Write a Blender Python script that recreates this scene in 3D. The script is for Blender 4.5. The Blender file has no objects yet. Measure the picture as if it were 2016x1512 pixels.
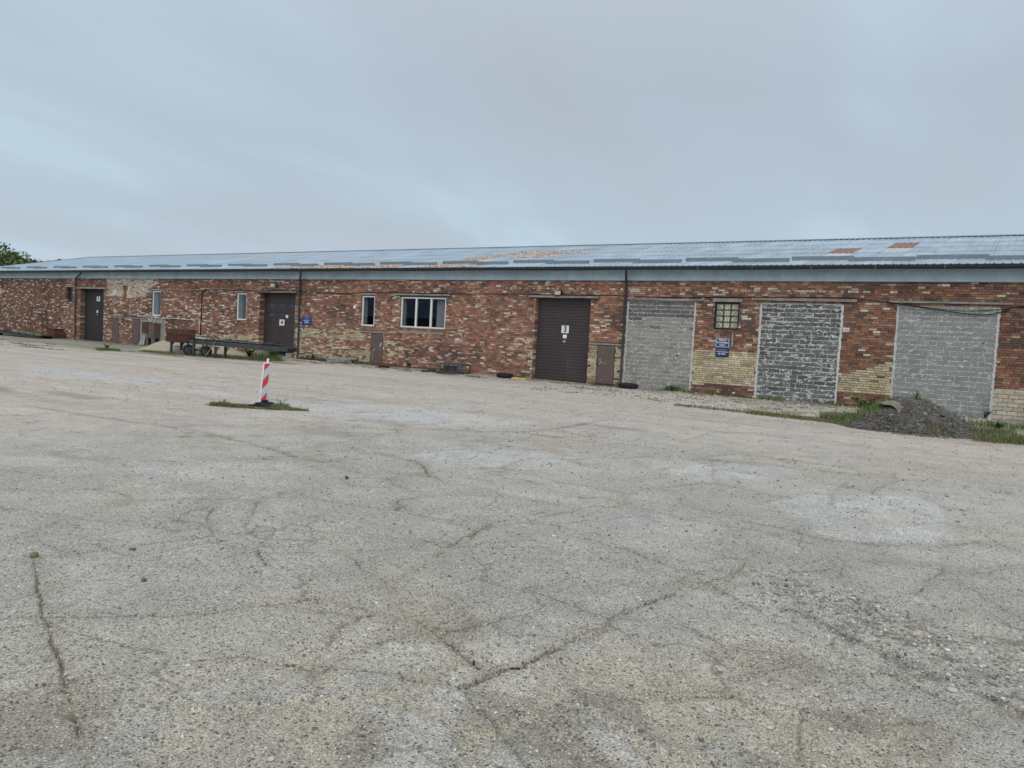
import bpy, math, random
import numpy as np
from mathutils import Matrix, Vector, Euler

random.seed(7)
rng = np.random.default_rng(11)
S = bpy.context.scene
COL = S.collection

# ------------------------------------------------------------------ camera
cam_d = bpy.data.cameras.new('camera')
cam = bpy.data.objects.new('camera', cam_d)
COL.objects.link(cam)
cam_d.sensor_width = 36.0
cam_d.lens = 27.05
cam_d.clip_start = 0.05
cam_d.clip_end = 3000
D = 27.55
CAM = (0.0, -D, 1.65)
Rm = Matrix(((0.83567, -0.076819, 0.543831), (0.546654, 0.020547, -0.837107), (0.053131, 0.996833, 0.059164)))
cam.matrix_world = Matrix.Translation(CAM) @ Rm.to_4x4()
S.camera = cam

# ------------------------------------------------------------------ world
W = bpy.data.worlds.new("World")
S.world = W
W.use_nodes = True
nt = W.node_tree
nt.nodes.clear()


def N(t, ty, **kw):
    n = t.nodes.new(ty)
    for k, v in kw.items():
        setattr(n, k, v)
    return n


SUN_EL, SUN_ROT = math.radians(42), math.radians(150)
sky = N(nt, 'ShaderNodeTexSky', sky_type='NISHITA', sun_disc=False, sun_elevation=SUN_EL, sun_rotation=SUN_ROT)
sky.air_density = 1.2
sky.dust_density = 3.0
tc = N(nt, 'ShaderNodeTexCoord')
sep = N(nt, 'ShaderNodeSeparateXYZ')
nt.links.new(tc.outputs['Generated'], sep.inputs[0])
mz = N(nt, 'ShaderNodeMath', operation='MAXIMUM'); mz.inputs[1].default_value = 0.0
nt.links.new(sep.outputs['Z'], mz.inputs[0])
az = N(nt, 'ShaderNodeMath', operation='ADD'); az.inputs[1].default_value = 0.22
nt.links.new(mz.outputs[0], az.inputs[0])
dv = N(nt, 'ShaderNodeVectorMath', operation='DIVIDE')
cmb = N(nt, 'ShaderNodeCombineXYZ')
for i in range(3):
    nt.links.new(az.outputs[0], cmb.inputs[i])
nt.links.new(tc.outputs['Generated'], dv.inputs[0]); nt.links.new(cmb.outputs[0], dv.inputs[1])
mp = N(nt, 'ShaderNodeMapping'); mp.inputs['Rotation'].default_value = (0, 0, 0.5)
mp.inputs['Scale'].default_value = (1.0, 0.45, 0.0); mp.inputs['Location'].default_value = (0.35, 0.9, 0)
nt.links.new(dv.outputs[0], mp.inputs[0])
cn = N(nt, 'ShaderNodeTexNoise'); cn.inputs['Scale'].default_value = 1.35; cn.inputs['Detail'].default_value = 4.5
cn.inputs['Roughness'].default_value = 0.47; cn.inputs['Distortion'].default_value = 0.3
nt.links.new(mp.outputs[0], cn.inputs[0])
cr = N(nt, 'ShaderNodeValToRGB')
e = cr.color_ramp.elements
e[0].position = 0.30; e[0].color = (0.405, 0.455, 0.515, 1)
e[1].position = 0.70; e[1].color = (0.465, 0.575, 0.665, 1)
m_ = cr.color_ramp.elements.new(0.5); m_.color = (0.415, 0.485, 0.555, 1)
nt.links.new(cn.outputs['Fac'], cr.inputs[0])
# brighter towards the horizon, and the overcast gets slowly brighter overhead
hr = N(nt, 'ShaderNodeValToRGB')
e = hr.color_ramp.elements
e[0].position = 0.0; e[0].color = (1.15, 1.165, 1.17, 1)
e[1].position = 1.0; e[1].color = (1.7, 1.62, 1.55, 1)
k = hr.color_ramp.elements.new(0.13); k.color = (1.02, 1.05, 1.06, 1)
k = hr.color_ramp.elements.new(0.30); k.color = (0.98, 0.98, 0.99, 1)
k = hr.color_ramp.elements.new(0.50); k.color = (1.15, 1.13, 1.12, 1)
nt.links.new(mz.outputs[0], hr.inputs[0])
mul = N(nt, 'ShaderNodeMixRGB', blend_type='MULTIPLY'); mul.inputs[0].default_value = 1
nt.links.new(cr.outputs[0], mul.inputs[1]); nt.links.new(hr.outputs[0], mul.inputs[2])
up = N(nt, 'ShaderNodeVectorMath', operation='SCALE'); up.inputs['Scale'].default_value = 10.6
nt.links.new(mul.outputs[0], up.inputs[0])
mx = N(nt, 'ShaderNodeMixRGB'); mx.inputs[0].default_value = 0.95
nt.links.new(sky.outputs[0], mx.inputs[1]); nt.links.new(up.outputs[0], mx.inputs[2])
bg = N(nt, 'ShaderNodeBackground'); bg.inputs['Strength'].default_value = 0.1
nt.links.new(mx.outputs[0], bg.inputs[0])
wo = N(nt, 'ShaderNodeOutputWorld')
nt.links.new(bg.outputs[0], wo.inputs[0])

# ------------------------------------------------------------------ sun behind the cloud
sd = bpy.data.lights.new('sun', 'SUN')
sd.energy = 1.5
sd.angle = math.radians(60)
sd.color = (1.0, 0.96, 0.9)
so = bpy.data.objects.new('sun', sd)
COL.objects.link(so)
_dir = Vector((math.sin(SUN_ROT) * math.cos(SUN_EL), math.cos(SUN_ROT) * math.cos(SUN_EL), math.sin(SUN_EL)))
so.rotation_euler = _dir.to_track_quat('Z', 'Y').to_euler()
so.location = (0, -20, 40)

vs = S.view_settings
vs.view_transform = 'Standard'; vs.look = 'None'; vs.exposure = 0.1; vs.gamma = 1.0
vs.use_curve_mapping = False

# ------------------------------------------------------------------ helpers


class MB:
    """collects boxes, tubes and quads (world coordinates) into one mesh"""

    def __init__(s):
        s.v = []; s.f = []; s.c = []

    def poly(s, pts, c=(1, 1, 1)):
        b = len(s.v); s.v += [tuple(p) for p in pts]
        s.f.append(tuple(range(b, b + len(pts)))); s.c.append(c)

    def box(s, x0, x1, y0, y1, z0, z1, c=(1, 1, 1), back=True):
        b = len(s.v)
        s.v += [(x0, y0, z0), (x1, y0, z0), (x1, y1, z0), (x0, y1, z0), (x0, y0, z1), (x1, y0, z1), (x1, y1, z1), (x0, y1, z1)]
        fs = [(0, 1, 5, 4), (1, 2, 6, 5), (3, 0, 4, 7), (4, 5, 6, 7), (3, 2, 1, 0)]
        if back:
            fs.append((2, 3, 7, 6))
        for f in fs:
            s.f.append(tuple(b + i for i in f)); s.c.append(c)

    def obox(s, p, q, w, h, c=(1, 1, 1), up=(0, 0, 1)):
        """bar of section w x h from p to q"""
        p = Vector(p); q = Vector(q); d = (q - p).normalized(); u = Vector(up)
        if abs(d.dot(u)) > 0.98:
            u = Vector((0, 1, 0))
        r = d.cross(u).normalized(); u = r.cross(d).normalized()
        b = len(s.v)
        for o in (p, q):
            for a, e_ in ((-1, -1), (1, -1), (1, 1), (-1, 1)):
                s.v.append(tuple(o + r * (a * w / 2) + u * (e_ * h / 2)))
        for f in ((0, 1, 5, 4), (1, 2, 6, 5), (2, 3, 7, 6), (3, 0, 4, 7), (3, 2, 1, 0), (4, 5, 6, 7)):
            s.f.append(tuple(b + i for i in f)); s.c.append(c)

    def tube(s, pts, r, n=8, c=(1, 1, 1), r2=None, cap=True):
        pts = [Vector(p) for p in pts]; b = len(s.v); m = len(pts)
        pu = Vector((0, 0, 1))
        for i, p in enumerate(pts):
            d = (pts[min(i + 1, m - 1)] - pts[max(i - 1, 0)]).normalized()
            u = pu - d * pu.dot(d)
            if u.length < 0.2:
                u = Vector((0, 1, 0)); u = u - d * u.dot(d)
            u.normalize(); pu = u
            w = d.cross(u)
            rr = r if r2 is None else r + (r2 - r) * i / (m - 1)
            for k_ in range(n):
                a = 2 * math.pi * k_ / n
                s.v.append(tuple(p + (u * math.cos(a) + w * math.sin(a)) * rr))
        for i in range(m - 1):
            for k_ in range(n):
                k2 = (k_ + 1) % n
                s.f.append((b + i * n + k_, b + i * n + k2, b + (i + 1) * n + k2, b + (i + 1) * n + k_)); s.c.append(c)
        if cap:
            s.f.append(tuple(b + k_ for k_ in range(n))[::-1]); s.c.append(c)
            s.f.append(tuple(b + (m - 1) * n + k_ for k_ in range(n))); s.c.append(c)

    def prism(s, poly, axis, a, b2, c=(1, 1, 1)):
        """poly in the two other axes, extruded along axis from a to b2"""
        def mk(u, v_, t):
            return {'x': (t, u, v_), 'y': (u, t, v_), 'z': (u, v_, t)}[axis]
        b = len(s.v); n = len(poly)
        s.v += [mk(u, v_, a) for u, v_ in poly] + [mk(u, v_, b2) for u, v_ in poly]
        s.f.append(tuple(b + i for i in range(n))); s.c.append(c)
        s.f.append(tuple(b + n + i for i in range(n))[::-1]); s.c.append(c)
        for i in range(n):
            j = (i + 1) % n
            s.f.append((b + i, b + n + i, b + n + j, b + j)); s.c.append(c)

    def torus(s, cx, cy, cz, R, r, axis='z', n=28, m=12, c=(1, 1, 1), squash=1.0):
        b = len(s.v)
        for i in range(n):
            a = 2 * math.pi * i / n
            for j in range(m):
                t = 2 * math.pi * j / m
                sx = math.copysign(abs(math.cos(t)) ** 0.7, math.cos(t)); sz = math.copysign(abs(math.sin(t)) ** 0.7, math.sin(t))
                rad = R + r * sx; h = r * squash * sz
                if axis == 'z':
                    s.v.append((cx + rad * math.cos(a), cy + rad * math.sin(a), cz + h))
                elif axis == 'y':
                    s.v.append((cx + rad * math.cos(a), cy + h, cz + rad * math.sin(a)))
        for i in range(n):
            for j in range(m):
                i2 = (i + 1) % n; j2 = (j + 1) % m
                s.f.append((b + i * m + j, b + i2 * m + j, b + i2 * m + j2, b + i * m + j2)); s.c.append(c)


def worldloc(p):
    l = Vector((0, 0, 0))
    while p is not None:
        l += p.location; p = p.parent
    return l


def to_mesh(name, mb, off=(0, 0, 0), color=True, smooth=False):
    me = bpy.data.meshes.new(name)
    v = np.asarray(mb.v, dtype=np.float64) - np.asarray(off)
    me.from_pydata(v.tolist(), [], mb.f)
    if color:
        at = me.attributes.new('Col', 'FLOAT_COLOR', 'FACE')
        c = np.ones((len(mb.f), 4), dtype=np.float32); c[:, :3] = np.asarray(mb.c, dtype=np.float32)
        at.data.foreach_set('color', c.ravel())
    if smooth:
        me.shade_smooth()
    me.update()
    return me


def obj(name, mb, mat, parent=None, loc=None, smooth=False, label=None, color=True):
    """ONE mesh object; under a parent its origin is the parent's"""
    base = worldloc(parent) if parent is not None else Vector(loc or (0, 0, 0))
    me = to_mesh(name, mb, base, color, smooth)
    for m in (mat if isinstance(mat, (list, tuple)) else [mat]):
        me.materials.append(m)
    o = bpy.data.objects.new(name, me)
    COL.objects.link(o)
    if parent is not None:
        o.parent = parent
    else:
        o.location = base
    if label:
        o['label'] = label
    return o


def inst(name, me, parent, loc, scale=(1, 1, 1), rot=(0, 0, 0)):
    o = bpy.data.objects.new(name, me)
    COL.objects.link(o)
    o.parent = parent
    o.location = Vector(loc) - worldloc(parent)
    o.scale = scale; o.rotation_euler = rot
    return o


def tag(o, label, cat, group=None, kind=None):
    o['label'] = label; o['category'] = cat
    if group:
        o['group'] = group
    if kind:
        o['kind'] = kind
    return o


def thing(name, label, cat, loc, group=None):
    o = bpy.data.objects.new(name, None)
    COL.objects.link(o); o.location = loc; o.empty_display_size = 0.2
    return tag(o, label, cat, group)


# ------------------------------------------------------------------ materials
MATS = {}


def mat(name, col=(0.5, 0.5, 0.5), rough=0.8, metal=0.0, attr=False, var=0.25, vscale=3.0, fine=40.0, finevar=0.25, bump=0.3, bdist=0.004,
        stain=None, stain_scale=2.0, stain_amt=0.5, obrand=0.0, spec=0.3, streak=False):
    m = bpy.data.materials.new(name); m.use_nodes = True
    t = m.node_tree; t.nodes.clear()
    out = N(t, 'ShaderNodeOutputMaterial'); b = N(t, 'ShaderNodeBsdfPrincipled')
    t.links.new(b.outputs[0], out.inputs[0])
    b.inputs['Roughness'].default_value = rough; b.inputs['Metallic'].default_value = metal
    b.inputs['Specular IOR Level'].default_value = spec
    g = N(t, 'ShaderNodeNewGeometry')
    if attr:
        a = N(t, 'ShaderNodeAttribute'); a.attribute_name = 'Col'; cur = a.outputs['Color']
    else:
        r = N(t, 'ShaderNodeRGB'); r.outputs[0].default_value = (*col, 1); cur = r.outputs[0]

    def noise(sc, det=4, ro=0.55, vec=None):
        n = N(t, 'ShaderNodeTexNoise'); n.inputs['Scale'].default_value = sc; n.inputs['Detail'].default_value = det
        n.inputs['Roughness'].default_value = ro
        t.links.new(vec or g.outputs['Position'], n.inputs['Vector']); return n.outputs['Fac']

    def mulv(cur, fac, lo, hi):
        mr = N(t, 'ShaderNodeMapRange'); mr.inputs[1].default_value = 0.28; mr.inputs[2].default_value = 0.72
        mr.inputs[3].default_value = lo; mr.inputs[4].default_value = hi
        t.links.new(fac, mr.inputs[0])
        s_ = N(t, 'ShaderNodeVectorMath', operation='SCALE')
        t.links.new(cur, s_.inputs[0]); t.links.new(mr.outputs[0], s_.inputs['Scale']); return s_.outputs[0]
    if var:
        cur = mulv(cur, noise(vscale, 5), 1 - var, 1 + var)
    nf = noise(fine, 3, 0.6)
    if finevar:
        cur = mulv(cur, nf, 1 - finevar, 1 + finevar)
    if obrand:
        oi = N(t, 'ShaderNodeObjectInfo')
        mr = N(t, 'ShaderNodeMapRange'); mr.inputs[3].default_value = 1 - obrand; mr.inputs[4].default_value = 1 + obrand
        t.links.new(oi.outputs['Random'], mr.inputs[0])
        s_ = N(t, 'ShaderNodeVectorMath', operation='SCALE')
        t.links.new(cur, s_.inputs[0]); t.links.new(mr.outputs[0], s_.inputs['Scale']); cur = s_.outputs[0]
    if stain:
        vec = None
        if streak:
            mpp = N(t, 'ShaderNodeMapping'); mpp.inputs['Scale'].default_value = (1, 1, 0.12)
            t.links.new(g.outputs['Position'], mpp.inputs[0]); vec = mpp.outputs[0]
        sn = noise(stain_scale, 6, 0.65, vec)
        mr = N(t, 'ShaderNodeMapRange'); mr.inputs[1].default_value = 0.5 + (1 - stain_amt) * 0.18; mr.inputs[2].default_value = mr.inputs[1].default_value + 0.07
        t.links.new(sn, mr.inputs[0])
        mxx = N(t, 'ShaderNodeMixRGB'); mxx.inputs[2].default_value = (*stain, 1)
        t.links.new(mr.outputs[0], mxx.inputs[0]); t.links.new(cur, mxx.inputs[1]); cur = mxx.outputs[0]
    t.links.new(cur, b.inputs['Base Color'])
    if bump:
        bp = N(t, 'ShaderNodeBump'); bp.inputs['Strength'].default_value = bump; bp.inputs['Distance'].default_value = bdist
        t.links.new(nf, bp.inputs['Height']); t.links.new(bp.outputs[0], b.inputs['Normal'])
    MATS[name] = m
    return m


M_brick = mat('brick_clay', attr=True, rough=0.92, var=0.26, vscale=.9, fine=24, finevar=0.34, bump=0.5, bdist=0.006, obrand=0.0,
              stain=(0.16, 0.13, 0.115), stain_scale=4.0, stain_amt=0.35)
M_mortar = mat('wall_mortar', (0.105, 0.09, 0.078), rough=0.95, var=0.4, vscale=0.8, fine=30, finevar=0.4, bump=0.6, bdist=0.01)
M_conc = mat('concrete', (0.255, 0.24, 0.215), rough=0.9, var=0.3, vscale=2.5, fine=35, finevar=0.3, stain=(0.13, 0.12, 0.10), stain_scale=4, stain_amt=0.4)
M_plaster = mat('grey_plaster', (0.26, 0.25, 0.225), rough=0.93, var=0.25, vscale=2, fine=18, finevar=0.25, bump=0.6, bdist=0.012)
M_fascia = mat('fascia_sheet', (0.42, 0.545, 0.63), rough=0.5, var=0.14, vscale=1.2, fine=5, finevar=0.08, bump=0.2, bdist=0.004, spec=0.45, obrand=0.05, stain=(0.33, 0.44, 0.52), stain_scale=2.2, stain_amt=0.3, streak=True)
M_gutter = mat('gutter_plastic', (0.022, 0.027, 0.035), rough=0.45, var=0.1, fine=10, finevar=0.1, bump=0, spec=0.5)
M_galv = mat('galvanised_strap', (0.55, 0.56, 0.56), rough=0.5, var=0.1, bump=0)
M_guard = mat('snow_guard_sheet', (0.15, 0.205, 0.235), rough=0.5, var=0.12, vscale=2, fine=8, finevar=0.08, bump=0.1, spec=0.45)
M_door = mat('door_brown', (0.052, 0.040, 0.041), rough=0.55, var=0.16, vscale=1.2, fine=9, finevar=0.12, bump=0.08, spec=0.4, stain=(.085, .072, .066), stain_scale=2.2, stain_amt=.25, streak=True)
M_door5 = mat('door_dark', (0.030, 0.027, 0.032), rough=0.6, var=0.12, vscale=1.5, fine=12, finevar=0.08, bump=0.05, spec=0.35)
M_hatch = mat('hatch_brown_paint', (0.12, 0.088, 0.080), rough=0.65, var=0.12, vscale=2, fine=14, finevar=0.12, bump=0.15)
M_chip = mat('chipped_white_primer', (0.55, 0.54, 0.52), rough=0.8, bump=0)
M_frame = mat('white_upvc', (0.72, 0.72, 0.70), rough=0.45, var=0.06, fine=8, finevar=0.05, bump=0, spec=0.5)
M_black = mat('black_rubber', (0.018, 0.018, 0.02), rough=0.8, var=0.2, fine=30, finevar=0.3, bump=0.3)
M_iron = mat('dark_iron', (0.045, 0.043, 0.045), rough=0.75, var=0.35, vscale=3, fine=30, finevar=0.3, stain=(0.10, 0.05, 0.035), stain_scale=5, stain_amt=0.35)
M_steelblue = mat('greyblue_steel', (0.048, 0.055, 0.062), rough=0.7, var=0.25, vscale=3, fine=30, finevar=0.3, stain=(0.09, 0.055, 0.04), stain_scale=6, stain_amt=0.3)
M_rust = mat('rusty_steel', (0.105, 0.045, 0.034), rough=0.85, var=0.35, vscale=4, fine=30, finevar=0.35, stain=(0.05, 0.03, 0.028), stain_scale=5, stain_amt=0.5)
M_wood = mat('weathered_wood', (0.24, 0.225, 0.20), rough=0.9, var=0.3, vscale=4, fine=40, finevar=0.3)
M_woodgrey = mat('grey_pallet_wood', (0.32, 0.33, 0.33), rough=0.9, var=0.3, vscale=5, fine=40, finevar=0.3)
M_green = mat('green_grey_paint', (0.075, 0.09, 0.088), rough=0.8, var=0.3, vscale=5, fine=30, finevar=0.25)
M_yellow = mat('yellow_paint', (0.62, 0.48, 0.07), rough=0.6, var=0.15, bump=0.1)
M_sign = mat('sign_blue', (0.008, 0.045, 0.20), rough=0.4, var=0.06, fine=6, finevar=0.04, bump=0, spec=0.5)
M_signd = mat('sign_navy', (0.008, 0.02, 0.11), rough=0.4, var=0.06, fine=6, finevar=0.04, bump=0, spec=0.5)
M_white = mat('white_paint', (0.72, 0.73, 0.72), rough=0.6, var=0.10, vscale=6, fine=20, finevar=0.10, bump=0)
M_navy = mat('navy_print', (0.012, 0.02, 0.05), rough=0.6, var=0, fine=5, finevar=0, bump=0)
M_red = mat('reflective_red', (0.46, 0.035, 0.042), rough=0.45, var=0.08, fine=8, finevar=0.06, bump=0, spec=0.5)
M_hose = mat('white_conduit', (0.55, 0.54, 0.51), rough=0.6, var=0.12, fine=15, finevar=0.1, bump=0)
M_inner = mat('pale_green_reveal', (0.26, 0.32, 0.30), rough=0.8, var=0.08, fine=8, finevar=0.06, bump=0)
M_dark = mat('unlit_interior', (0.16, 0.17, 0.18), rough=0.9, bump=0)
M_soil = mat('dark_soil', attr=True, rough=0.97, var=0.35, vscale=3, fine=24, finevar=0.5, bump=1.0, bdist=0.03)
M_sand = mat('yellow_sand', (0.36, 0.30, 0.225), rough=0.97, var=0.12, vscale=2.5, fine=35, finevar=0.15, bump=0.5, bdist=0.01)
M_stone = mat('stone_mix', attr=True, rough=0.9, var=0.2, vscale=8, fine=60, finevar=0.25, bump=0.4, bdist=0.003)
M_leaf = mat('leaf', attr=True, rough=0.6, var=0.25, vscale=2, fine=20, finevar=0.15, bump=0)
M_bark = mat('bark', (0.09, 0.07, 0.05), rough=0.95, var=0.3, vscale=3, fine=15, finevar=0.3)
M_shedroof = mat('blue_shed_roof', (0.07, 0.125, 0.25), rough=0.5, var=0.1, bump=0)
M_shedwall = mat('dark_shed_wall', (0.06, 0.065, 0.08), rough=0.9, var=0.1, bump=0)
M_curtain = mat('curtain_cloth', (0.26, 0.245, 0.27), rough=0.9, var=0.1, bump=0)
M_lampglass = mat('floodlight_lens', (0.45, 0.46, 0.42), rough=0.3, var=0.05, bump=0, spec=0.6)


def glass_mat():
    m = bpy.data.materials.new('window_glass'); m.use_nodes = True; t = m.node_tree; t.nodes.clear()
    out = N(t, 'ShaderNodeOutputMaterial')
    tr = N(t, 'ShaderNodeBsdfTransparent'); tr.inputs[0].default_value = (0.95, 0.975, 0.97, 1)
    gl = N(t, 'ShaderNodeBsdfGlossy'); gl.inputs['Roughness'].default_value = 0.02; gl.inputs[0].default_value = (0.9, 0.95, 1, 1)
    fr = N(t, 'ShaderNodeFresnel'); fr.inputs[0].default_value = 1.5
    mu = N(t, 'ShaderNodeMath', operation='MULTIPLY'); mu.inputs[1].default_value = 1.6
    t.links.new(fr.outputs[0], mu.inputs[0])
    gg = N(t, 'ShaderNodeNewGeometry'); bf = N(t, 'ShaderNodeMath', operation='SUBTRACT'); bf.inputs[0].default_value = 1.0; t.links.new(gg.outputs['Backfacing'], bf.inputs[1])
    m2 = N(t, 'ShaderNodeMath', operation='MULTIPLY'); t.links.new(mu.outputs[0], m2.inputs[0]); t.links.new(bf.outputs[0], m2.inputs[1]); mu = m2
    ms = N(t, 'ShaderNodeMixShader'); t.links.new(mu.outputs[0], ms.inputs[0]); t.links.new(tr.outputs[0], ms.inputs[1]); t.links.new(gl.outputs[0], ms.inputs[2])
    t.links.new(ms.outputs[0], out.inputs[0]); return m


M_glass = glass_mat()
M_darkglass = mat('dark_blue_glass', (0.012, 0.022, 0.035), rough=0.12, var=0, bump=0, fine=3, finevar=0.0, spec=0.6)
M_gpane = mat('dusty_pane', (0.27, 0.28, 0.225), rough=0.5, var=0.25, vscale=9, fine=30, finevar=0.2, bump=0.2)
M_orn = mat('cream_fretwork', (0.66, 0.64, 0.50), rough=0.7, var=0.15, vscale=9, bump=0.1)


def roof_mat(name, rust=0.0, flake=0.0, pale=(0.39, 0.47, 0.54)):
    m = bpy.data.materials.new(name); m.use_nodes = True; t = m.node_tree; t.nodes.clear()
    out = N(t, 'ShaderNodeOutputMaterial'); b = N(t, 'ShaderNodeBsdfPrincipled'); t.links.new(b.outputs[0], out.inputs[0])
    g = N(t, 'ShaderNodeNewGeometry')
    b.inputs['Roughness'].default_value = 0.45; b.inputs['Metallic'].default_value = 0.25

    def noise(sc, det, scale3=None, ro=0.6):
        n = N(t, 'ShaderNodeTexNoise'); n.inputs['Scale'].default_value = sc; n.inputs['Detail'].default_value = det; n.inputs['Roughness'].default_value = ro
        mp_ = N(t, 'ShaderNodeMapping'); mp_.inputs['Scale'].default_value = scale3 or (1, 1, 1)
        t.links.new(g.outputs['Position'], mp_.inputs[0]); t.links.new(mp_.outputs[0], n.inputs['Vector']); return n.outputs['Fac']

    def mr(src, a, b_, c, d):
        x = N(t, 'ShaderNodeMapRange'); x.inputs[1].default_value = a; x.inputs[2].default_value = b_; x.inputs[3].default_value = c; x.inputs[4].default_value = d
        t.links.new(src, x.inputs[0]); return x.outputs[0]
    oi = N(t, 'ShaderNodeObjectInfo')
    base = N(t, 'ShaderNodeRGB'); base.outputs[0].default_value = (*pale, 1)
    s1 = N(t, 'ShaderNodeVectorMath', operation='SCALE'); t.links.new(base.outputs[0], s1.inputs[0])
    t.links.new(mr(oi.outputs['Random'], 0, 1, 0.88, 1.12), s1.inputs['Scale'])
    s2 = N(t, 'ShaderNodeVectorMath', operation='SCALE'); t.links.new(s1.outputs[0], s2.inputs[0])
    t.links.new(mr(noise(1.5, 5, (1.6, 0.4, 1)), 0.3, 0.7, 0.84, 1.14), s2.inputs['Scale'])
    cur = s2.outputs[0]
    if rust:
        mxr = N(t, 'ShaderNodeMixRGB'); mxr.inputs[2].default_value = (0.26, 0.105, 0.055, 1)
        thr = 0.62 - rust * 0.3
        t.links.new(mr(noise(3.0, 7, (1.2, 0.8, 1), 0.7), thr, thr + 0.03, 0, 1), mxr.inputs[0]); t.links.new(cur, mxr.inputs[1]); cur = mxr.outputs[0]
    if flake:
        mxr = N(t, 'ShaderNodeMixRGB'); mxr.inputs[2].default_value = (0.55, 0.50, 0.42, 1)
        t.links.new(mr(noise(2.2, 6, (1, .6, 1)), 0.42, 0.46, 0, 1), mxr.inputs[0]); t.links.new(cur, mxr.inputs[1]); cur = mxr.outputs[0]
        mx2 = N(t, 'ShaderNodeMixRGB'); mx2.inputs[2].default_value = (0.30, 0.13, 0.07, 1)
        t.links.new(mr(noise(4.5, 7, (0.7, 1.5, 1), 0.7), 0.50, 0.54, 0, 1), mx2.inputs[0]); t.links.new(cur, mx2.inputs[1]); cur = mx2.outputs[0]
    t.links.new(cur, b.inputs['Base Color'])
    return m


M_roof = roof_mat('roof_zinc')
M_roof_rust = roof_mat('roof_rusted', rust=0.95)
M_roof_flake = roof_mat('roof_flaking', flake=1)
M_roof_pale = roof_mat('roof_zinc_pale', pale=(0.47, 0.50, 0.49), rust=0.02)


# numpy value noise ------------------------------------------------
def vnoise(x, y, seed=0):
    xi = np.floor(x).astype(np.int64); yi = np.floor(y).astype(np.int64)
    xf = x - xi; yf = y - yi
    xf = xf * xf * (3 - 2 * xf); yf = yf * yf * (3 - 2 * yf)

    def h(a, b):
        n = (a * 374761393 + b * 668265263 + seed * 974711) & 0x7fffffff
        n = ((n ^ (n >> 13)) * 1274126177) & 0x7fffffff
        return ((n ^ (n >> 16)) & 0xffff) / 65535.0
    a = h(xi, yi); b = h(xi + 1, yi); c = h(xi, yi + 1); d = h(xi + 1, yi + 1)
    return (a * (1 - xf) + b * xf) * (1 - yf) + (c * (1 - xf) + d * xf) * yf


def fbm(x, y, oct=4, seed=0):
    s_ = 0; a = 0.5; tot = 0
    for i in range(oct):
        s_ = s_ + a * vnoise(x * 2 ** i, y * 2 ** i, seed + i * 17); tot += a; a *= 0.55
    return s_ / tot


def sstep(x, a, b):
    t = np.clip((x - a) / (b - a), 0, 1); return t * t * (3 - 2 * t)


def inpoly(x, y, P):
    r = np.zeros(x.shape, bool); n = len(P)
    for i in range(n):
        x1, y1 = P[i]; x2, y2 = P[(i + 1) % n]
        if y1 == y2:
            continue
        c = ((y1 > y) != (y2 > y)) & (x < (x2 - x1) * (y - y1) / (y2 - y1) + x1)
        r ^= c
    return r


def dseg(x, y, P, closed=False):
    d = np.full(x.shape, 1e9)
    n = len(P)
    for i in range(n if closed else n - 1):
        x1, y1 = P[i]; x2, y2 = P[(i + 1) % n]
        dx = x2 - x1; dy = y2 - y1
        t = np.clip(((x - x1) * dx + (y - y1) * dy) / (dx * dx + dy * dy + 1e-12), 0, 1)
        d = np.minimum(d, np.hypot(x - x1 - t * dx, y - y1 - t * dy))
    return d


# ------------------------------------------------------------------ ground
def axis(a, b, step, lo, hi, grow=1.045, cap=25):
    mid = list(np.arange(a, b, step))
    s_ = step; l = []; p = a
    while p > lo:
        s_ = min(s_ * grow, cap); p -= s_; l.append(p)
    s_ = step; r = []; p = mid[-1]
    while p < hi:
        s_ = min(s_ * grow, cap); p += s_; r.append(p)
    return np.array(l[::-1] + mid + r)


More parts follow.
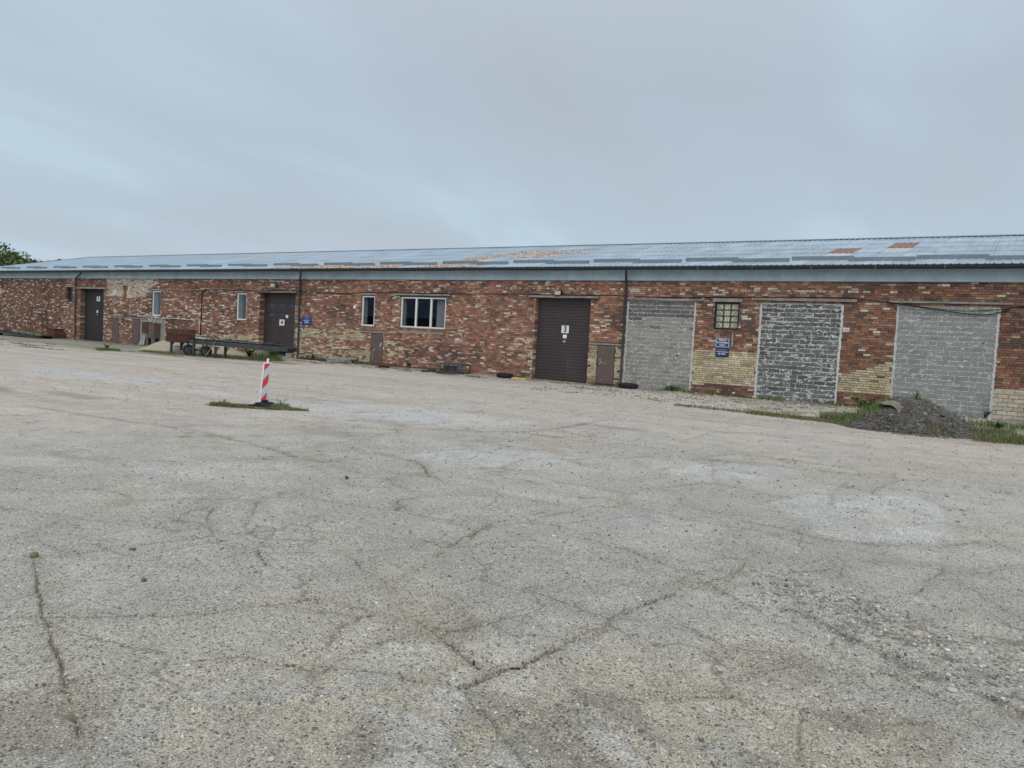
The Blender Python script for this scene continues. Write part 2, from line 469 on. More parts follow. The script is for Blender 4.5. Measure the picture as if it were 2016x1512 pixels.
CRACKS = [
    ([(-5.49, -24.983), (-4.88, -25.222), (-4.521, -25.377), (-4.053, -25.562), (-3.721, -25.688), (-3.377, -25.815), (-3.037, -25.937), (-2.5, -26.15)], .015, .85),
    ([(-5.7, -25.3), (-5.432, -25.01), (-5.364, -24.744), (-5.149, -24.107), (-4.9, -23.3)], .022, .6),
    ([(-4.5, -25.7), (-4.336, -25.478), (-4.072, -25.275), (-3.834, -25.035), (-3.718, -24.827), (-3.564, -24.522), (-3.454, -24.305), (-3.372, -24.043), (-3.308, -23.782)], .02, .7),
    ([(-3.308, -23.782), (-3.465, -23.227), (-3.642, -22.628), (-3.8, -21.9), (-3.7, -21.2)], .026, .75),
    ([(-14.5, -20.9), (-11.76, -20.643), (-10.137, -20.402), (-7.47, -20.801), (-6.119, -21.102)], .035, 1.0),
    ([(-2.75, -24.95), (-2.394, -24.756), (-2.094, -24.663), (-2.053, -24.47), (-2.021, -24.289), (-1.98, -24.0), (-1.961, -23.751), (-1.916, -23.455), (-1.906, -23.041), (-1.864, -22.81), (-1.726, -22.21), (-1.62, -21.8)], .014, .8),
    ([(-3.308, -23.782), (-2.95, -24.05), (-2.546, -24.209), (-2.106, -24.438)], .022, .7),
    ([(-3.7, -26.3), (-3.513, -26.019), (-3.507, -25.858), (-3.441, -25.669), (-3.334, -25.436), (-3.1, -25.1), (-2.75, -24.95)], .03, .6),
    ([(-7.179, -19.805), (-6.53, -19.925), (-6.084, -20.101), (-5.6, -20.6)], .035, 1.0),
    ([(-9.4, -17.3), (-8.436, -17.2), (-7.605, -16.541), (-7.176, -15.886), (-7.145, -14.027), (-7.3, -12.6)], .045, .9),
    ([(-2.6, -19.9), (-2.2, -20.095), (-1.809, -20.097), (-1.361, -20.27), (-0.99, -20.212), (-0.432, -19.762), (-.1, -19.3)], .028, 1.0),
    ([(-1.726, -22.21), (-1.3, -22.5), (-.7, -22.9), (-.1, -23.2)], .03, .5),
    ([(-2.6, -23.2), (-2.2, -23.3), (-1.92, -23.4)], .02, .6), ([(-3.6, -22.7), (-2.9, -22.3), (-2.3, -22.25), (-1.75, -22.3)], .02, .45),
    ([(-1.0, -25.0), (-.75, -24.75), (-.62, -24.45)], .03, 1.), ([(-1.5, -24.3), (-1.3, -24.0), (-1.0, -23.8), (-.6, -23.75), (-.2, -23.5)], .025, .7),
    ([(-13.4, -16.1), (-18, -15.7), (-22, -16.6), (-26, -17.6)], .05, .7), ([(-22, -13.2), (-16, -12.2), (-11, -11.8)], .05, .4),
]
PATCH1 = [(-2.195, -19.028), (-1.776, -19.442), (-1.369, -20.229), (-0.993, -20.192), (-0.432, -19.762), (-0.408, -18.501), (-0.535, -17.629), (-0.784, -17.105), (-1.392, -17.557), (-1.864, -18.075)]
BAND1 = [(-10.2, -23.6), (-9.36, -22.9), (-8.798, -22.5), (-7.475, -21.122), (-6.83, -21.449), (-6.8, -22.1), (-7.003, -22.7), (-7.881, -23.0), (-8.753, -23.77)]
BAND2 = [(-25.665, -16.509), (-27.794, -14.661), (-20.016, -14.632), (-13.391, -15.595), (-11.077, -13.815), (-7.478, -14.258), (-7.605, -16.541), (-8.485, -17.277), (-11.254, -17.423), (-17.793, -16.47), (-22.51, -17.863)]
PATCH3 = [(-6.9, -19.7), (-6.0, -20.1), (-4.6, -18.9), (-5.1, -17.6), (-6.6, -18.0)]
PATCH4 = [(-4.3, -17.6), (-3.1, -18.2), (-2.2, -17.2), (-2.4, -16.0), (-3.9, -16.1)]
PATCH5 = [(-3.4, -21.2), (-2.4, -21.6), (-1.9, -21.2), (-2.0, -20.5), (-2.9, -20.3)]
SANDS = [(-1.65, -24.75, .38), (-1.2, -25.0, .25), (-1.35, -24.2, .35), (-2.2, -25.4, .25), (-.6, -24.3, .3), (-3.2, -26.0, .3), (-2.7, -24.0, .35), (-.35, -23.7, .3), (-1.0, -23.3, .3), (-.9, -24.8, .2), (-.2, -24.0, .22)]
HOLE = (-.15, -22.75)


def build_ground():
    xs = axis(-6.2, .75, 0.0125, -900, 900, 1.04)
    ys = axis(-26.5, -20.6, 0.0125, -900, 900, 1.04)
    X, Y = np.meshgrid(xs, ys)
    x = X.ravel(); y = Y.ravel()
    near = 1 - sstep(np.hypot(x + 2, y + 24), 25, 60)
    z = (fbm(x * .35, y * .35, 3, 3) - .5) * .05 * near
    z += (fbm(x * 3, y * 3, 4, 9) - .5) * .016 * near
    z += (fbm(x * 14, y * 14, 3, 19) - .5) * .006 * near
    wob = (fbm(x * 2.2, y * 2.2, 4, 33) - .5)
    wx = x + wob * .16; wy = y + (fbm(x * 2.2, y * 2.2, 4, 55) - .5) * .16
    c = np.empty((x.size, 3))
    big = fbm(x * .12, y * .12, 3, 71); mid = fbm(x * .8, y * .8, 4, 5)
    nearness = 1 - sstep(np.hypot(x, y + D), 6, 20)
    cool = np.array([.405, .40, .375]); warm = np.array([.525, .475, .435])
    c[:] = cool * nearness[:, None] + warm * (1 - nearness)[:, None]
    # slabs in cool grey, worn lanes in warm dust
    k = sstep(big, .42, .6)[:, None]
    c = c * (1 - .35 * k) + np.array([.44, .44, .425]) * .35 * k
    c *= (0.86 + .28 * mid)[:, None]
    # wheel lanes running along the wall
    lane = fbm(x * .05, y * 1.1, 4, 101)
    kk = (sstep(lane, .45, .7) * (1 - nearness) * .4)[:, None]
    c = c * (1 - kk) + np.array([.56, .535, .50]) * kk
    c *= (1 - .12 * sstep(fbm(x * .06 + 3, y * 1.8, 4, 131), .55, .68) * (1 - nearness))[:, None]
    # pale smooth repairs

    def patch(P, colr, raise_, soft=.12, amt=1., holes=.5):
        nonlocal c, z
        bb = (x > min(p[0] for p in P) - 1) & (x < max(p[0] for p in P) + 1) & (y > min(p[1] for p in P) - 1) & (y < max(p[1] for p in P) + 1)
        ix = np.where(bb)[0]
        ins = inpoly(wx[ix], wy[ix], P); d = dseg(wx[ix], wy[ix], P, True)
        m = np.where(ins, np.clip(d / soft, 0, 1), 0) * amt
        m *= 1 - holes * sstep(fbm(x[ix] * 1.3, y[ix] * 1.3, 5, 77), .5, .62)
        c[ix] = c[ix] * (1 - m[:, None]) + np.array(colr) * m[:, None]
        z[ix] += np.where(ins, np.clip(d / .05, 0, 1), 0) * raise_
    patch(PATCH1, (.50, .515, .52), .014, .05, .92, .08)
    patch(BAND1, (.50, .515, .515), .004, .3, .8, .5)
    patch(BAND2, (.55, .565, .59), .004, .8, .8, .35)
    patch(PATCH3, (.52, .54, .56), .006, .3, .7, .4)
    patch(PATCH4, (.53, .555, .58), .004, .3, .7, .5)
    patch(PATCH5, (.47, .48, .48), .004, .3, .6, .5)
    # sand in the hollows
    for sx, sy, r in SANDS:
        d = np.hypot(wx - sx, wy - sy) / r
        m = (1 - sstep(d + (fbm(x * 5, y * 5, 3, 41) - .5) * 1.2, .6, 1.15)); z -= m * .012
        c[:] = c * (1 - .85 * m[:, None]) + np.array([.45, .42, .36]) * .5 * m[:, None]
    gen = sstep(fbm(x * .9 + 7, y * .9, 4, 151), .56, .66) * near * .55
    gen = gen * .6
    c = c * (1 - gen[:, None]) + np.array([.47, .44, .38]) * gen[:, None]; z -= gen * .006
    # old slabs with dusty joints, each a little different in tone
    ix = np.where((x > -11) & (x < 3) & (y > -27) & (y < -15))[0]
    r8 = np.random.default_rng(8); px_ = r8.uniform(-12, 4, 72); py_ = r8.uniform(-28, -14, 72); tn = r8.uniform(-.045, .045, 72)
    ux_ = x[ix] + (fbm(x[ix] * 1.6, y[ix] * 1.6, 5, 401) - .5) * .45; uy_ = y[ix] + (fbm(x[ix] * 1.6, y[ix] * 1.6, 5, 407) - .5) * .45
    dd = np.hypot(ux_[:, None] - px_[None], uy_[:, None] - py_[None]); who = dd.argmin(1); dd.partition(1, axis=1); gap_ = dd[:, 1] - dd[:, 0]
    gate_ = sstep(fbm(x[ix] * .9, y[ix] * .9, 3, 411), .40, .58)
    gate_ = gate_ * ~inpoly(wx[ix], wy[ix], PATCH1); free_ = 1.0 - inpoly(wx[ix], wy[ix], PATCH1)
    m = free_ * (1 - sstep(gap_, .02, .05 + .22 * fbm(x[ix] * 1.2, y[ix] * 1.2, 3, 433))) * np.clip(gate_ + .35, 0, 1)
    z[ix] -= m * .006
    core = (1 - sstep(gap_, .006, .013)) * sstep(fbm(x[ix] * 2.3, y[ix] * 2.3, 3, 421), .50, .60); z[ix] -= core * .010
    c[ix] *= (1 + tn[who])[:, None]
    c[ix] = c[ix] * (1 - .5 * m[:, None]) + np.array([.31, .285, .24]) * .5 * m[:, None]
    c[ix] = c[ix] * (1 - .6 * core[:, None]) + np.array([.12, .10, .08]) * .6 * core[:, None]
    # the concrete has broken into pieces with sand between, towards the bottom of the yard
    ix = np.where((x > -3.4) & (x < 2.2) & (y > -26.7) & (y < -22.6))[0]
    r9 = np.random.default_rng(4); sx_ = r9.uniform(-3.6, 2.4, 110); sy_ = r9.uniform(-26.9, -22.4, 110)
    ux_ = x[ix] + (fbm(x[ix] * 3.1, y[ix] * 3.1, 6, 301) - .5) * .30; uy_ = y[ix] + (fbm(x[ix] * 3.1, y[ix] * 3.1, 6, 307) - .5) * .30
    dd = np.hypot(ux_[:, None] - sx_[None], uy_[:, None] - sy_[None]); dd.partition(1, axis=1); gap_ = dd[:, 1] - dd[:, 0]
    msk = sstep(fbm(x[ix] * .8, y[ix] * .8, 3, 311) + .10 * (1 - sstep(np.hypot(x[ix] + 1.2, y[ix] + 25.3), .8, 2.6)), .38, .50) * (1 - sstep(np.hypot((x[ix] + 1.1) / 1.25, y[ix] + 25.1), 1.3, 2.0))
    wd_ = .03 + .20 * fbm(x[ix] * 1.7, y[ix] * 1.7, 3, 313) ** 2
    m = (1 - sstep(gap_, wd_ * .9, wd_ * .9 + .025)) * msk
    z[ix] -= m * .018
    c[ix] = c[ix] * (1 + .07 * (1 - m) * msk)[:, None]
    edge = np.exp(-((gap_ - wd_ * .9) / .012) ** 2) * msk * sstep(fbm(x[ix] * 3, y[ix] * 3, 3, 631), .4, .6)
    c[ix] = c[ix] * (1 - .55 * edge[:, None])
    c[ix] = c[ix] * (1 - .85 * m[:, None]) + np.array([.45, .42, .36]) * .8 * m[:, None]
    # broken-up rubble streak at the right
    rb = dseg(wx, wy, [(-1.15, -21.9), (-.66, -22.35), (-.15, -22.72), (.5, -22.9)])
    m = 1 - sstep(rb + (fbm(x * 3, y * 3, 4, 21) - .5) * .5, .1, .45)
    z += m * (fbm(x * 16, y * 16, 4, 61) - .55) * .055
    c *= (1 - .35 * m * sstep(fbm(x * 16, y * 16, 4, 61), .5, .35))[:, None]
    # cracks
    cw = x + (fbm(x * 6, y * 6, 5, 83) - .5) * .06; cy_ = y + (fbm(x * 6, y * 6, 5, 87) - .5) * .06
    q_ = random.Random(77); extra = []
    for _ in range(26):
        X_, Y_ = q_.uniform(-11, .8), q_.uniform(-26.2, -14.5); a_ = q_.uniform(0, 6.28); P_ = [(X_, Y_)]
        for _k in range(q_.randint(4, 10)):
            a_ += q_.gauss(0, .22); st_ = q_.uniform(.15, .4); X_ += math.cos(a_) * st_; Y_ += math.sin(a_) * st_; P_.append((X_, Y_))
        extra.append((P_, q_.uniform(.009, .017), q_.uniform(.5, .9)))
    for P, w, dep in CRACKS + extra:
        bb = (x > min(p[0] for p in P) - .8) & (x < max(p[0] for p in P) + .8) & (y > min(p[1] for p in P) - .8) & (y < max(p[1] for p in P) + .8)
        ix = np.where(bb)[0]
        d = dseg(cw[ix], cy_[ix], P)
        gap = sstep(fbm(x[ix] * 2.1, y[ix] * 2.1, 3, 91), .36, .52)
        wv = w * (.45 + .9 * fbm(x[ix] * 6, y[ix] * 6, 3, 95))
        m = (1 - sstep(d, wv * .30, wv * .62)) * dep * gap
        z[ix] -= m * .026
        side = (1 - sstep(d, w, w * 3 + .05)) * .30 * dep
        c[ix] = c[ix] * (1 - side[:, None]) + np.array([.28, .25, .20]) * side[:, None]
        c[ix] = c[ix] * (1 - .88 * m[:, None]) + np.array([.10, .09, .075]) * .85 * m[:, None]
    # step along the broken slab edge (ground lies lower to the right of it)
    SL = [(-2.09, -24.66), (-2.02, -24.29), (-1.96, -23.75), (-1.906, -23.04), (-1.726, -22.21), (-1.0, -22.4), (.3, -23.2), (.3, -24.6), (-1.2, -25.2)]
    ins = inpoly(wx, wy, SL); d = dseg(wx, wy, SL, True)
    z -= np.where(ins, np.clip(d / .018, 0, 1), 0) * .020
    lo_ = np.where(ins, np.exp(-d / .03), 0) * sstep(fbm(x * 2.3, y * 2.3, 3, 621), .35, .5)
    c *= (1 - .45 * lo_)[:, None]
    # strip of rough apron along the wall
    ap = (1 - sstep(np.where(x < -33, -y - 6.6, np.where(x > -11, -y - (1.2 + (x + 11) * .62).clip(1.2, 6.2), -y - 1.3)) + wob * 1.4, 0, .35)) * (y < .5)
    pl = np.where(x[:, None] < -33, np.array([.27, .265, .23]), np.array([.44, .415, .37]))
    c = c * (1 - .75 * ap[:, None]) + pl * (0.8 + .4 * mid[:, None]) * .75 * ap[:, None]
    mo = ap * sstep(fbm(x * 1.1, y * 2.4, 5, 201), .54, .62) * .6
    c = c * (1 - mo[:, None]) + np.array([.14, .15, .065]) * mo[:, None]
    # soil joint against the wall
    wj = (1 - sstep(np.abs(y + .05), .12, .3)) * (x > -70) * (x < 12)
    c = c * (1 - .6 * wj[:, None]) + np.array([.10, .09, .07]) * .6 * wj[:, None]
    # stripes of moss at far left
    ms = sstep(fbm(x * .25, y * 2.2, 4, 231), .55, .63) * (x < -26) * (y > -14) * sstep(y, -13, -8) * .5
    c = c * (1 - ms[:, None]) + np.array([.16, .165, .09]) * ms[:, None]
    # far land is grass
    far = sstep(np.hypot(x, y + 10), 110, 150)
    c = c * (1 - far[:, None]) + np.array([.09, .11, .045]) * far[:, None]
    # soil of the little island round the beacon
    di = np.hypot(((wx + 12.55) * .878 + (wy + 17.55) * .479) / 1.0, (-(wx + 12.55) * .479 + (wy + 17.55) * .878) / .27)
    mi = (1 - sstep(di, .75, 1.1)) * .8
    c = c * (1 - mi[:, None]) + np.array([.15, .135, .09]) * mi[:, None]; z += mi * .02
    # damp oily patches and crumbled spots
    for ax_, ay_, r1, r2, k in ((-6.6, -13.7, 1.0, .35, .35), (-18.5, -20.2, 1.6, .7, .45), (-16.2, -19.2, 1.3, .5, .3), (-9, -18.9, 1.2, .5, .2)):
        d = np.hypot((wx - ax_) / r1, (wy - ay_) / r2) + (fbm(x * 2, y * 2, 4, 501) - .5) * 1.1
        c *= (1 - k * (1 - sstep(d, .4, 1.0)))[:, None]
    c *= np.array([1.0, .955, .895])
    nx, ny = len(xs), len(ys)
    me = bpy.data.meshes.new('ground')
    i = np.arange(nx * ny).reshape(ny, nx)
    q = np.stack([i[:-1, :-1], i[:-1, 1:], i[1:, 1:], i[1:, :-1]], -1).reshape(-1, 4)
    me.vertices.add(x.size); me.vertices.foreach_set('co', np.stack([x, y, z], -1).astype(np.float32).ravel())
    me.loops.add(q.size); me.loops.foreach_set('vertex_index', q.astype(np.int32).ravel())
    me.polygons.add(len(q)); me.polygons.foreach_set('loop_start', (np.arange(len(q)) * 4).astype(np.int32))
    me.update(calc_edges=True); me.validate()
    at = me.attributes.new('Col', 'FLOAT_COLOR', 'POINT')
    c4 = np.ones((x.size, 4), np.float32); c4[:, :3] = np.clip(c, 0.02, .9); at.data.foreach_set('color', c4.ravel())
    me.shade_smooth()
    o = bpy.data.objects.new('ground', me); COL.objects.link(o)
    o['kind'] = 'structure'; o['label'] = 'worn pale concrete yard with cracks, repairs and loose grit'
    me.materials.append(ground_mat())
    return xs, ys, z.reshape(ny, nx)


def ground_mat():
    m = bpy.data.materials.new('worn_concrete'); m.use_nodes = True; t = m.node_tree; t.nodes.clear()
    out = N(t, 'ShaderNodeOutputMaterial'); b = N(t, 'ShaderNodeBsdfPrincipled'); t.links.new(b.outputs[0], out.inputs[0])
    b.inputs['Roughness'].default_value = 0.93; b.inputs['Specular IOR Level'].default_value = 0.25
    g = N(t, 'ShaderNodeNewGeometry'); P = g.outputs['Position']
    a = N(t, 'ShaderNodeAttribute'); a.attribute_name = 'Col'

    def noise(sc, det=3, ro=.6, vec=None):
        n = N(t, 'ShaderNodeTexNoise'); n.inputs['Scale'].default_value = sc; n.inputs['Detail'].default_value = det; n.inputs['Roughness'].default_value = ro
        t.links.new(vec or P, n.inputs['Vector']); return n.outputs['Fac']

    def mr(src, a_, b_, c_, d_):
        x = N(t, 'ShaderNodeMapRange'); x.inputs[1].default_value = a_; x.inputs[2].default_value = b_; x.inputs[3].default_value = c_; x.inputs[4].default_value = d_
        t.links.new(src, x.inputs[0]); return x.outputs[0]

    def scale(col, f):
        s_ = N(t, 'ShaderNodeVectorMath', operation='SCALE'); t.links.new(col, s_.inputs[0]); t.links.new(f, s_.inputs['Scale']); return s_.outputs[0]

    def math_(op, a_, b_):
        n = N(t, 'ShaderNodeMath', operation=op)
        for i_, v_ in enumerate((a_, b_)):
            if isinstance(v_, (int, float)):
                n.inputs[i_].default_value = v_
            else:
                t.links.new(v_, n.inputs[i_])
        return n.outputs[0]
    n1 = noise(2.3, 6, .62); n2 = noise(22, 4, .7); n3 = noise(95, 3, .75)
    cur = scale(a.outputs['Color'], mr(n1, .3, .7, .86, 1.14))
    cur = scale(cur, mr(n2, .3, .7, .80, 1.2))
    cur = scale(cur, mr(n3, .36, .64, .38, 1.50))
    # grit: pale chips and dark pits
    v = N(t, 'ShaderNodeTexVoronoi'); v.inputs['Scale'].default_value = 52; v.inputs['Randomness'].default_value = 1; t.links.new(P, v.inputs['Vector'])
    sp = N(t, 'ShaderNodeSeparateColor'); t.links.new(v.outputs['Color'], sp.inputs[0])
    ins = mr(v.outputs['Distance'], .28, .42, 1, 0)
    pale = math_('MULTIPLY', ins, mr(sp.outputs[0], .80, .82, 0, .75))
    pit = math_('MULTIPLY', ins, mr(sp.outputs[1], .80, .82, 0, .8))
    mxp = N(t, 'ShaderNodeMixRGB'); mxp.inputs[2].default_value = (.66, .64, .60, 1); t.links.new(pale, mxp.inputs[0]); t.links.new(cur, mxp.inputs[1])
    mxd = N(t, 'ShaderNodeMixRGB'); mxd.inputs[2].default_value = (.085, .08, .07, 1); t.links.new(pit, mxd.inputs[0]); t.links.new(mxp.outputs[0], mxd.inputs[1])
    cur = mxd.outputs[0]
    # larger scattered dark crumbs that carry to the mid distance
    v2 = N(t, 'ShaderNodeTexVoronoi'); v2.inputs['Scale'].default_value = 13; t.links.new(P, v2.inputs['Vector'])
    sp2 = N(t, 'ShaderNodeSeparateColor'); t.links.new(v2.outputs['Color'], sp2.inputs[0])
    cl = mr(noise(1.1, 4), .5, .6, .0, 1)
    crumb = math_('MULTIPLY', math_('MULTIPLY', mr(v2.outputs['Distance'], .16, .26, 1, 0), mr(sp2.outputs[0], .80, .82, 0, .7)), cl)
    mxc = N(t, 'ShaderNodeMixRGB'); mxc.inputs[2].default_value = (.12, .11, .095, 1); t.links.new(crumb, mxc.inputs[0]); t.links.new(cur, mxc.inputs[1])
    cur = mxc.outputs[0]
    # hairline cracks, broken by noise
    dist = N(t, 'ShaderNodeVectorMath', operation='ADD')
    nn = N(t, 'ShaderNodeTexNoise'); nn.inputs['Scale'].default_value = 2.5; nn.inputs['Detail'].default_value = 5; t.links.new(P, nn.inputs['Vector'])
    sc_ = N(t, 'ShaderNodeVectorMath', operation='SCALE'); sc_.inputs['Scale'].default_value = .55; t.links.new(nn.outputs['Color'], sc_.inputs[0])
    t.links.new(P, dist.inputs[0]); t.links.new(sc_.outputs[0], dist.inputs[1])
    v3 = N(t, 'ShaderNodeTexVoronoi', feature='DISTANCE_TO_EDGE'); v3.inputs['Scale'].default_value = .75; t.links.new(dist.outputs[0], v3.inputs['Vector'])
    hair = math_('MULTIPLY', mr(v3.outputs['Distance'], .0, .012, 1, 0), mr(noise(.7, 3), .48, .56, 0, .6))
    mxh = N(t, 'ShaderNodeMixRGB'); mxh.inputs[2].default_value = (.11, .10, .085, 1); t.links.new(hair, mxh.inputs[0]); t.links.new(cur, mxh.inputs[1])
    t.links.new(mxh.outputs[0], b.inputs['Base Color'])
    h = math_('ADD', math_('MULTIPLY', n2, .5), math_('ADD', math_('MULTIPLY', n3, .6), math_('SUBTRACT', pale, pit)))
    bp = N(t, 'ShaderNodeBump'); bp.inputs['Strength'].default_value = .9; bp.inputs['Distance'].default_value = .010
    t.links.new(h, bp.inputs['Height']); t.links.new(bp.outputs[0], b.inputs['Normal'])
    return m


GX, GY, GZ = build_ground()


def gz(x, y):
    i = int(np.clip(np.searchsorted(GX, x), 1, len(GX) - 1)); j = int(np.clip(np.searchsorted(GY, y), 1, len(GY) - 1))
    if abs(GX[i - 1] - x) < abs(GX[i] - x):
        i -= 1
    if abs(GY[j - 1] - y) < abs(GY[j] - y):
        j -= 1
    return float(GZ[j, i])


# ------------------------------------------------------------------ warehouse
WX0, WX1, WTOP = -70.0, 12.0, 4.13
wh = thing('warehouse', 'long low brick warehouse with grey metal roof and numbered gates', 'warehouse', (-29, 0, 0))

OPEN = [  # x0,x1,z0,z1
    (-54.65, -53.80, 2.50, 3.52), (-52.79, -49.93, 0, 3.42), (-44.55, -43.60, 1.85, 3.41), (-36.45, -35.58, 1.85, 3.37),
    (-34.45, -31.65, 0, 3.40), (-26.92, -26.03, 1.86, 3.36), (-24.40, -21.68, 1.88, 3.34), (-16.93, -14.34, 0, 3.38),
    (-12.74, -9.99, 0, 3.36), (-7.63, -4.91, 0, 3.38), (-3.28, -0.48, 0, 3.38), (-9.28, -8.38, 2.38, 3.36),
    (-48.92, -48.08, 0, 1.59), (-46.62, -45.76, 0, 1.61), (-45.74, -43.10, 0, 1.72), (-26.18, -25.38, 0.06, 1.55), (-13.94, -13.15, 0.03, 1.57)]
LINT = [  # lintel slabs x0,x1,z0,z1,protrusion
    (-54.75, -53.72, 3.53, 3.62, .03), (-53.20, -49.54, 3.43, 3.54, .09), (-44.75, -43.50, 3.42, 3.50, .02), (-36.60, -35.45, 3.38, 3.46, .02),
    (-34.60, -31.50, 3.41, 3.50, .10), (-27.05, -25.92, 3.37, 3.47, .03), (-24.70, -21.42, 3.39, 3.47, .08), (-17.22, -13.94, 3.40, 3.49, .12),
    (-13.02, -9.73, 3.37, 3.45, .06), (-7.95, -4.50, 3.44, 3.53, .07), (-3.55, -0.18, 3.44, 3.51, .07), (-9.36, -8.27, 3.37, 3.50, .03),
    (-14.30, -12.86, 1.58, 1.65, .02), (-49.05, -45.0, 1.62, 1.68, .015), (-26.95, -25.2, 1.56, 1.64, .015)]


def cells():
    xs = sorted({WX0, WX1} | {v for o in OPEN for v in o[:2]}); zs = sorted({0., WTOP} | {v for o in OPEN for v in o[2:]})
    mb = MB()
    for i in range(len(xs) - 1):
        for j in range(len(zs) - 1):
            cx_ = (xs[i] + xs[i + 1]) / 2; cz_ = (zs[j] + zs[j + 1]) / 2
            if any(o[0] < cx_ < o[1] and o[2] < cz_ < o[3] for o in OPEN):
                continue
            mb.poly([(xs[i], .016, zs[j]), (xs[i + 1], .016, zs[j]), (xs[i + 1], .016, zs[j + 1]), (xs[i], .016, zs[j + 1])])
    for x0, x1, z0, z1 in OPEN:
        for xx, n in ((x0, 1), (x1, -1)):
            mb.poly([(xx - .006 * n, .016, z0), (xx - .006 * n, .5, z0), (xx - .006 * n, .5, z1), (xx - .006 * n, .016, z1)])
        mb.poly([(x0, .016, z1 + .004), (x1, .016, z1 + .004), (x1, .5, z1 + .004), (x0, .5, z1 + .004)])
        if z0 > .2:
            mb.poly([(x0, .016, z0 - .004), (x1, .016, z0 - .004), (x1, .5, z0 - .004), (x0, .5, z0 - .004)])
    return mb


obj('mortar_bed', cells(), M_mortar, wh)
_b = MB()   # outer walls on the sides that the yard does not show
_b.box(WX0 - .0, WX0 + .3, .02, 20.5, 0, 4.5); _b.box(WX1 - .3, WX1, .02, 20.5, 0, 4.5); _b.box(WX0, WX1, 20.5, 20.8, 0, 4.4)
_b.prism([(.02, 4.5), (20.5, 4.5), (10, 6.75)], 'x', WX0 + .01, WX0 + .29); _b.prism([(.02, 4.5), (20.5, 4.5), (10, 6.75)], 'x', WX1 - .29, WX1 - .01)
obj('side_wall', _b, M_mortar, wh)
_b = MB(); _b.box(WX0 + .31, WX1 - .31, 4.0, 4.1, 0, 4.5); _b.box(WX0 + .31, WX1 - .31, .6, 3.9, 4.2, 4.3)
obj('inner_partition', _b, M_dark, wh)

RED = [(.335, .142, .10), (.295, .122, .09), (.245, .112, .088), (.36, .165, .115), (.37, .19, .135), (.20, .112, .09), (.30, .15, .115), (.175, .12, .10), (.335, .135, .098), (.27, .135, .10), (.14, .092, .078), (.38, .225, .17), (.315, .14, .105)]
ORG = [(.42, .215, .13), (.39, .20, .125), (.36, .18, .12), (.43, .255, .165)]
CRM = [(.52, .455, .375), (.47, .405, .33), (.60, .54, .475), (.40, .345, .29), (.53, .45, .375)]
YEL = [(.48, .405, .26), (.44, .37, .235), (.51, .44, .295), (.36, .30, .20), (.45, .39, .28)]


def zone(x, z):
    """probabilities (yellow, cream), tone factor of the reds"""
    y, c, t = .02, .12, 1.0
    if x > -5:
        c = .05; t = .74
    if -13 < x < -5:
        c = .09; t = .84
    if x < -36:
        c = .20 if z < 2.9 else .12; t = .85
    if x < -55:
        t = .66; c = .17
    if -24.5 < x < -21.5 and z < 1.9:
        c = .08; t = .95
    if -18.5 < x < -5 and z > 3.55:
        t = 1.0
    if -9.99 < x < -7.6 and .38 < z < 1.57:
        y = .93
    if -4.92 < x < -3.28 and .48 < z < 1.0 + (x + 4.92) * .33:
        y = .95
    if x > -.48 and z < .88:
        c = .97
    if -14.3 < x < -12.7 and .16 < z < 1.55:
        y = .88
    if -14.3 < x < -12.7 and z < .16:
        t = 1.1; c = 0
    if -18.4 < x < -16.9 and .9 < z < 1.65:
        y = max(0, .55 + (x + 16.9) * .35)
    if -31.3 < x < -26.5 and 1.18 < z < 1.62:
        y = .72
    if -31.3 < x < -25 and z < .9:
        y = .42
    if -25.4 < x < -23.4 and z < 1.2:
        y = .22
    if -39.5 < x < -34.4 and .35 < z < 1.1:
        y = .5
    if -31.65 < x < -31.1 and z < 1.5:
        y = .45; c = .4
    if -49.6 < x < -43.9 and z > 3.02 and x < -45.3 + (z - 3.02) * 1.3:
        c = .86; y = .05
    if x < -46 and z < 1.6 and x > -50:
        c = .3
    return y, c, t


BR = []   # (x0,x1,z0,z1,y0,depth,color)


def add_brick(x0, x1, z0, z1, col, edge, jit=True):
    y0 = -random.random() * .007 if jit else 0
    BR.append((x0, x1, z0, z1, y0, .30 if edge else .03, col))


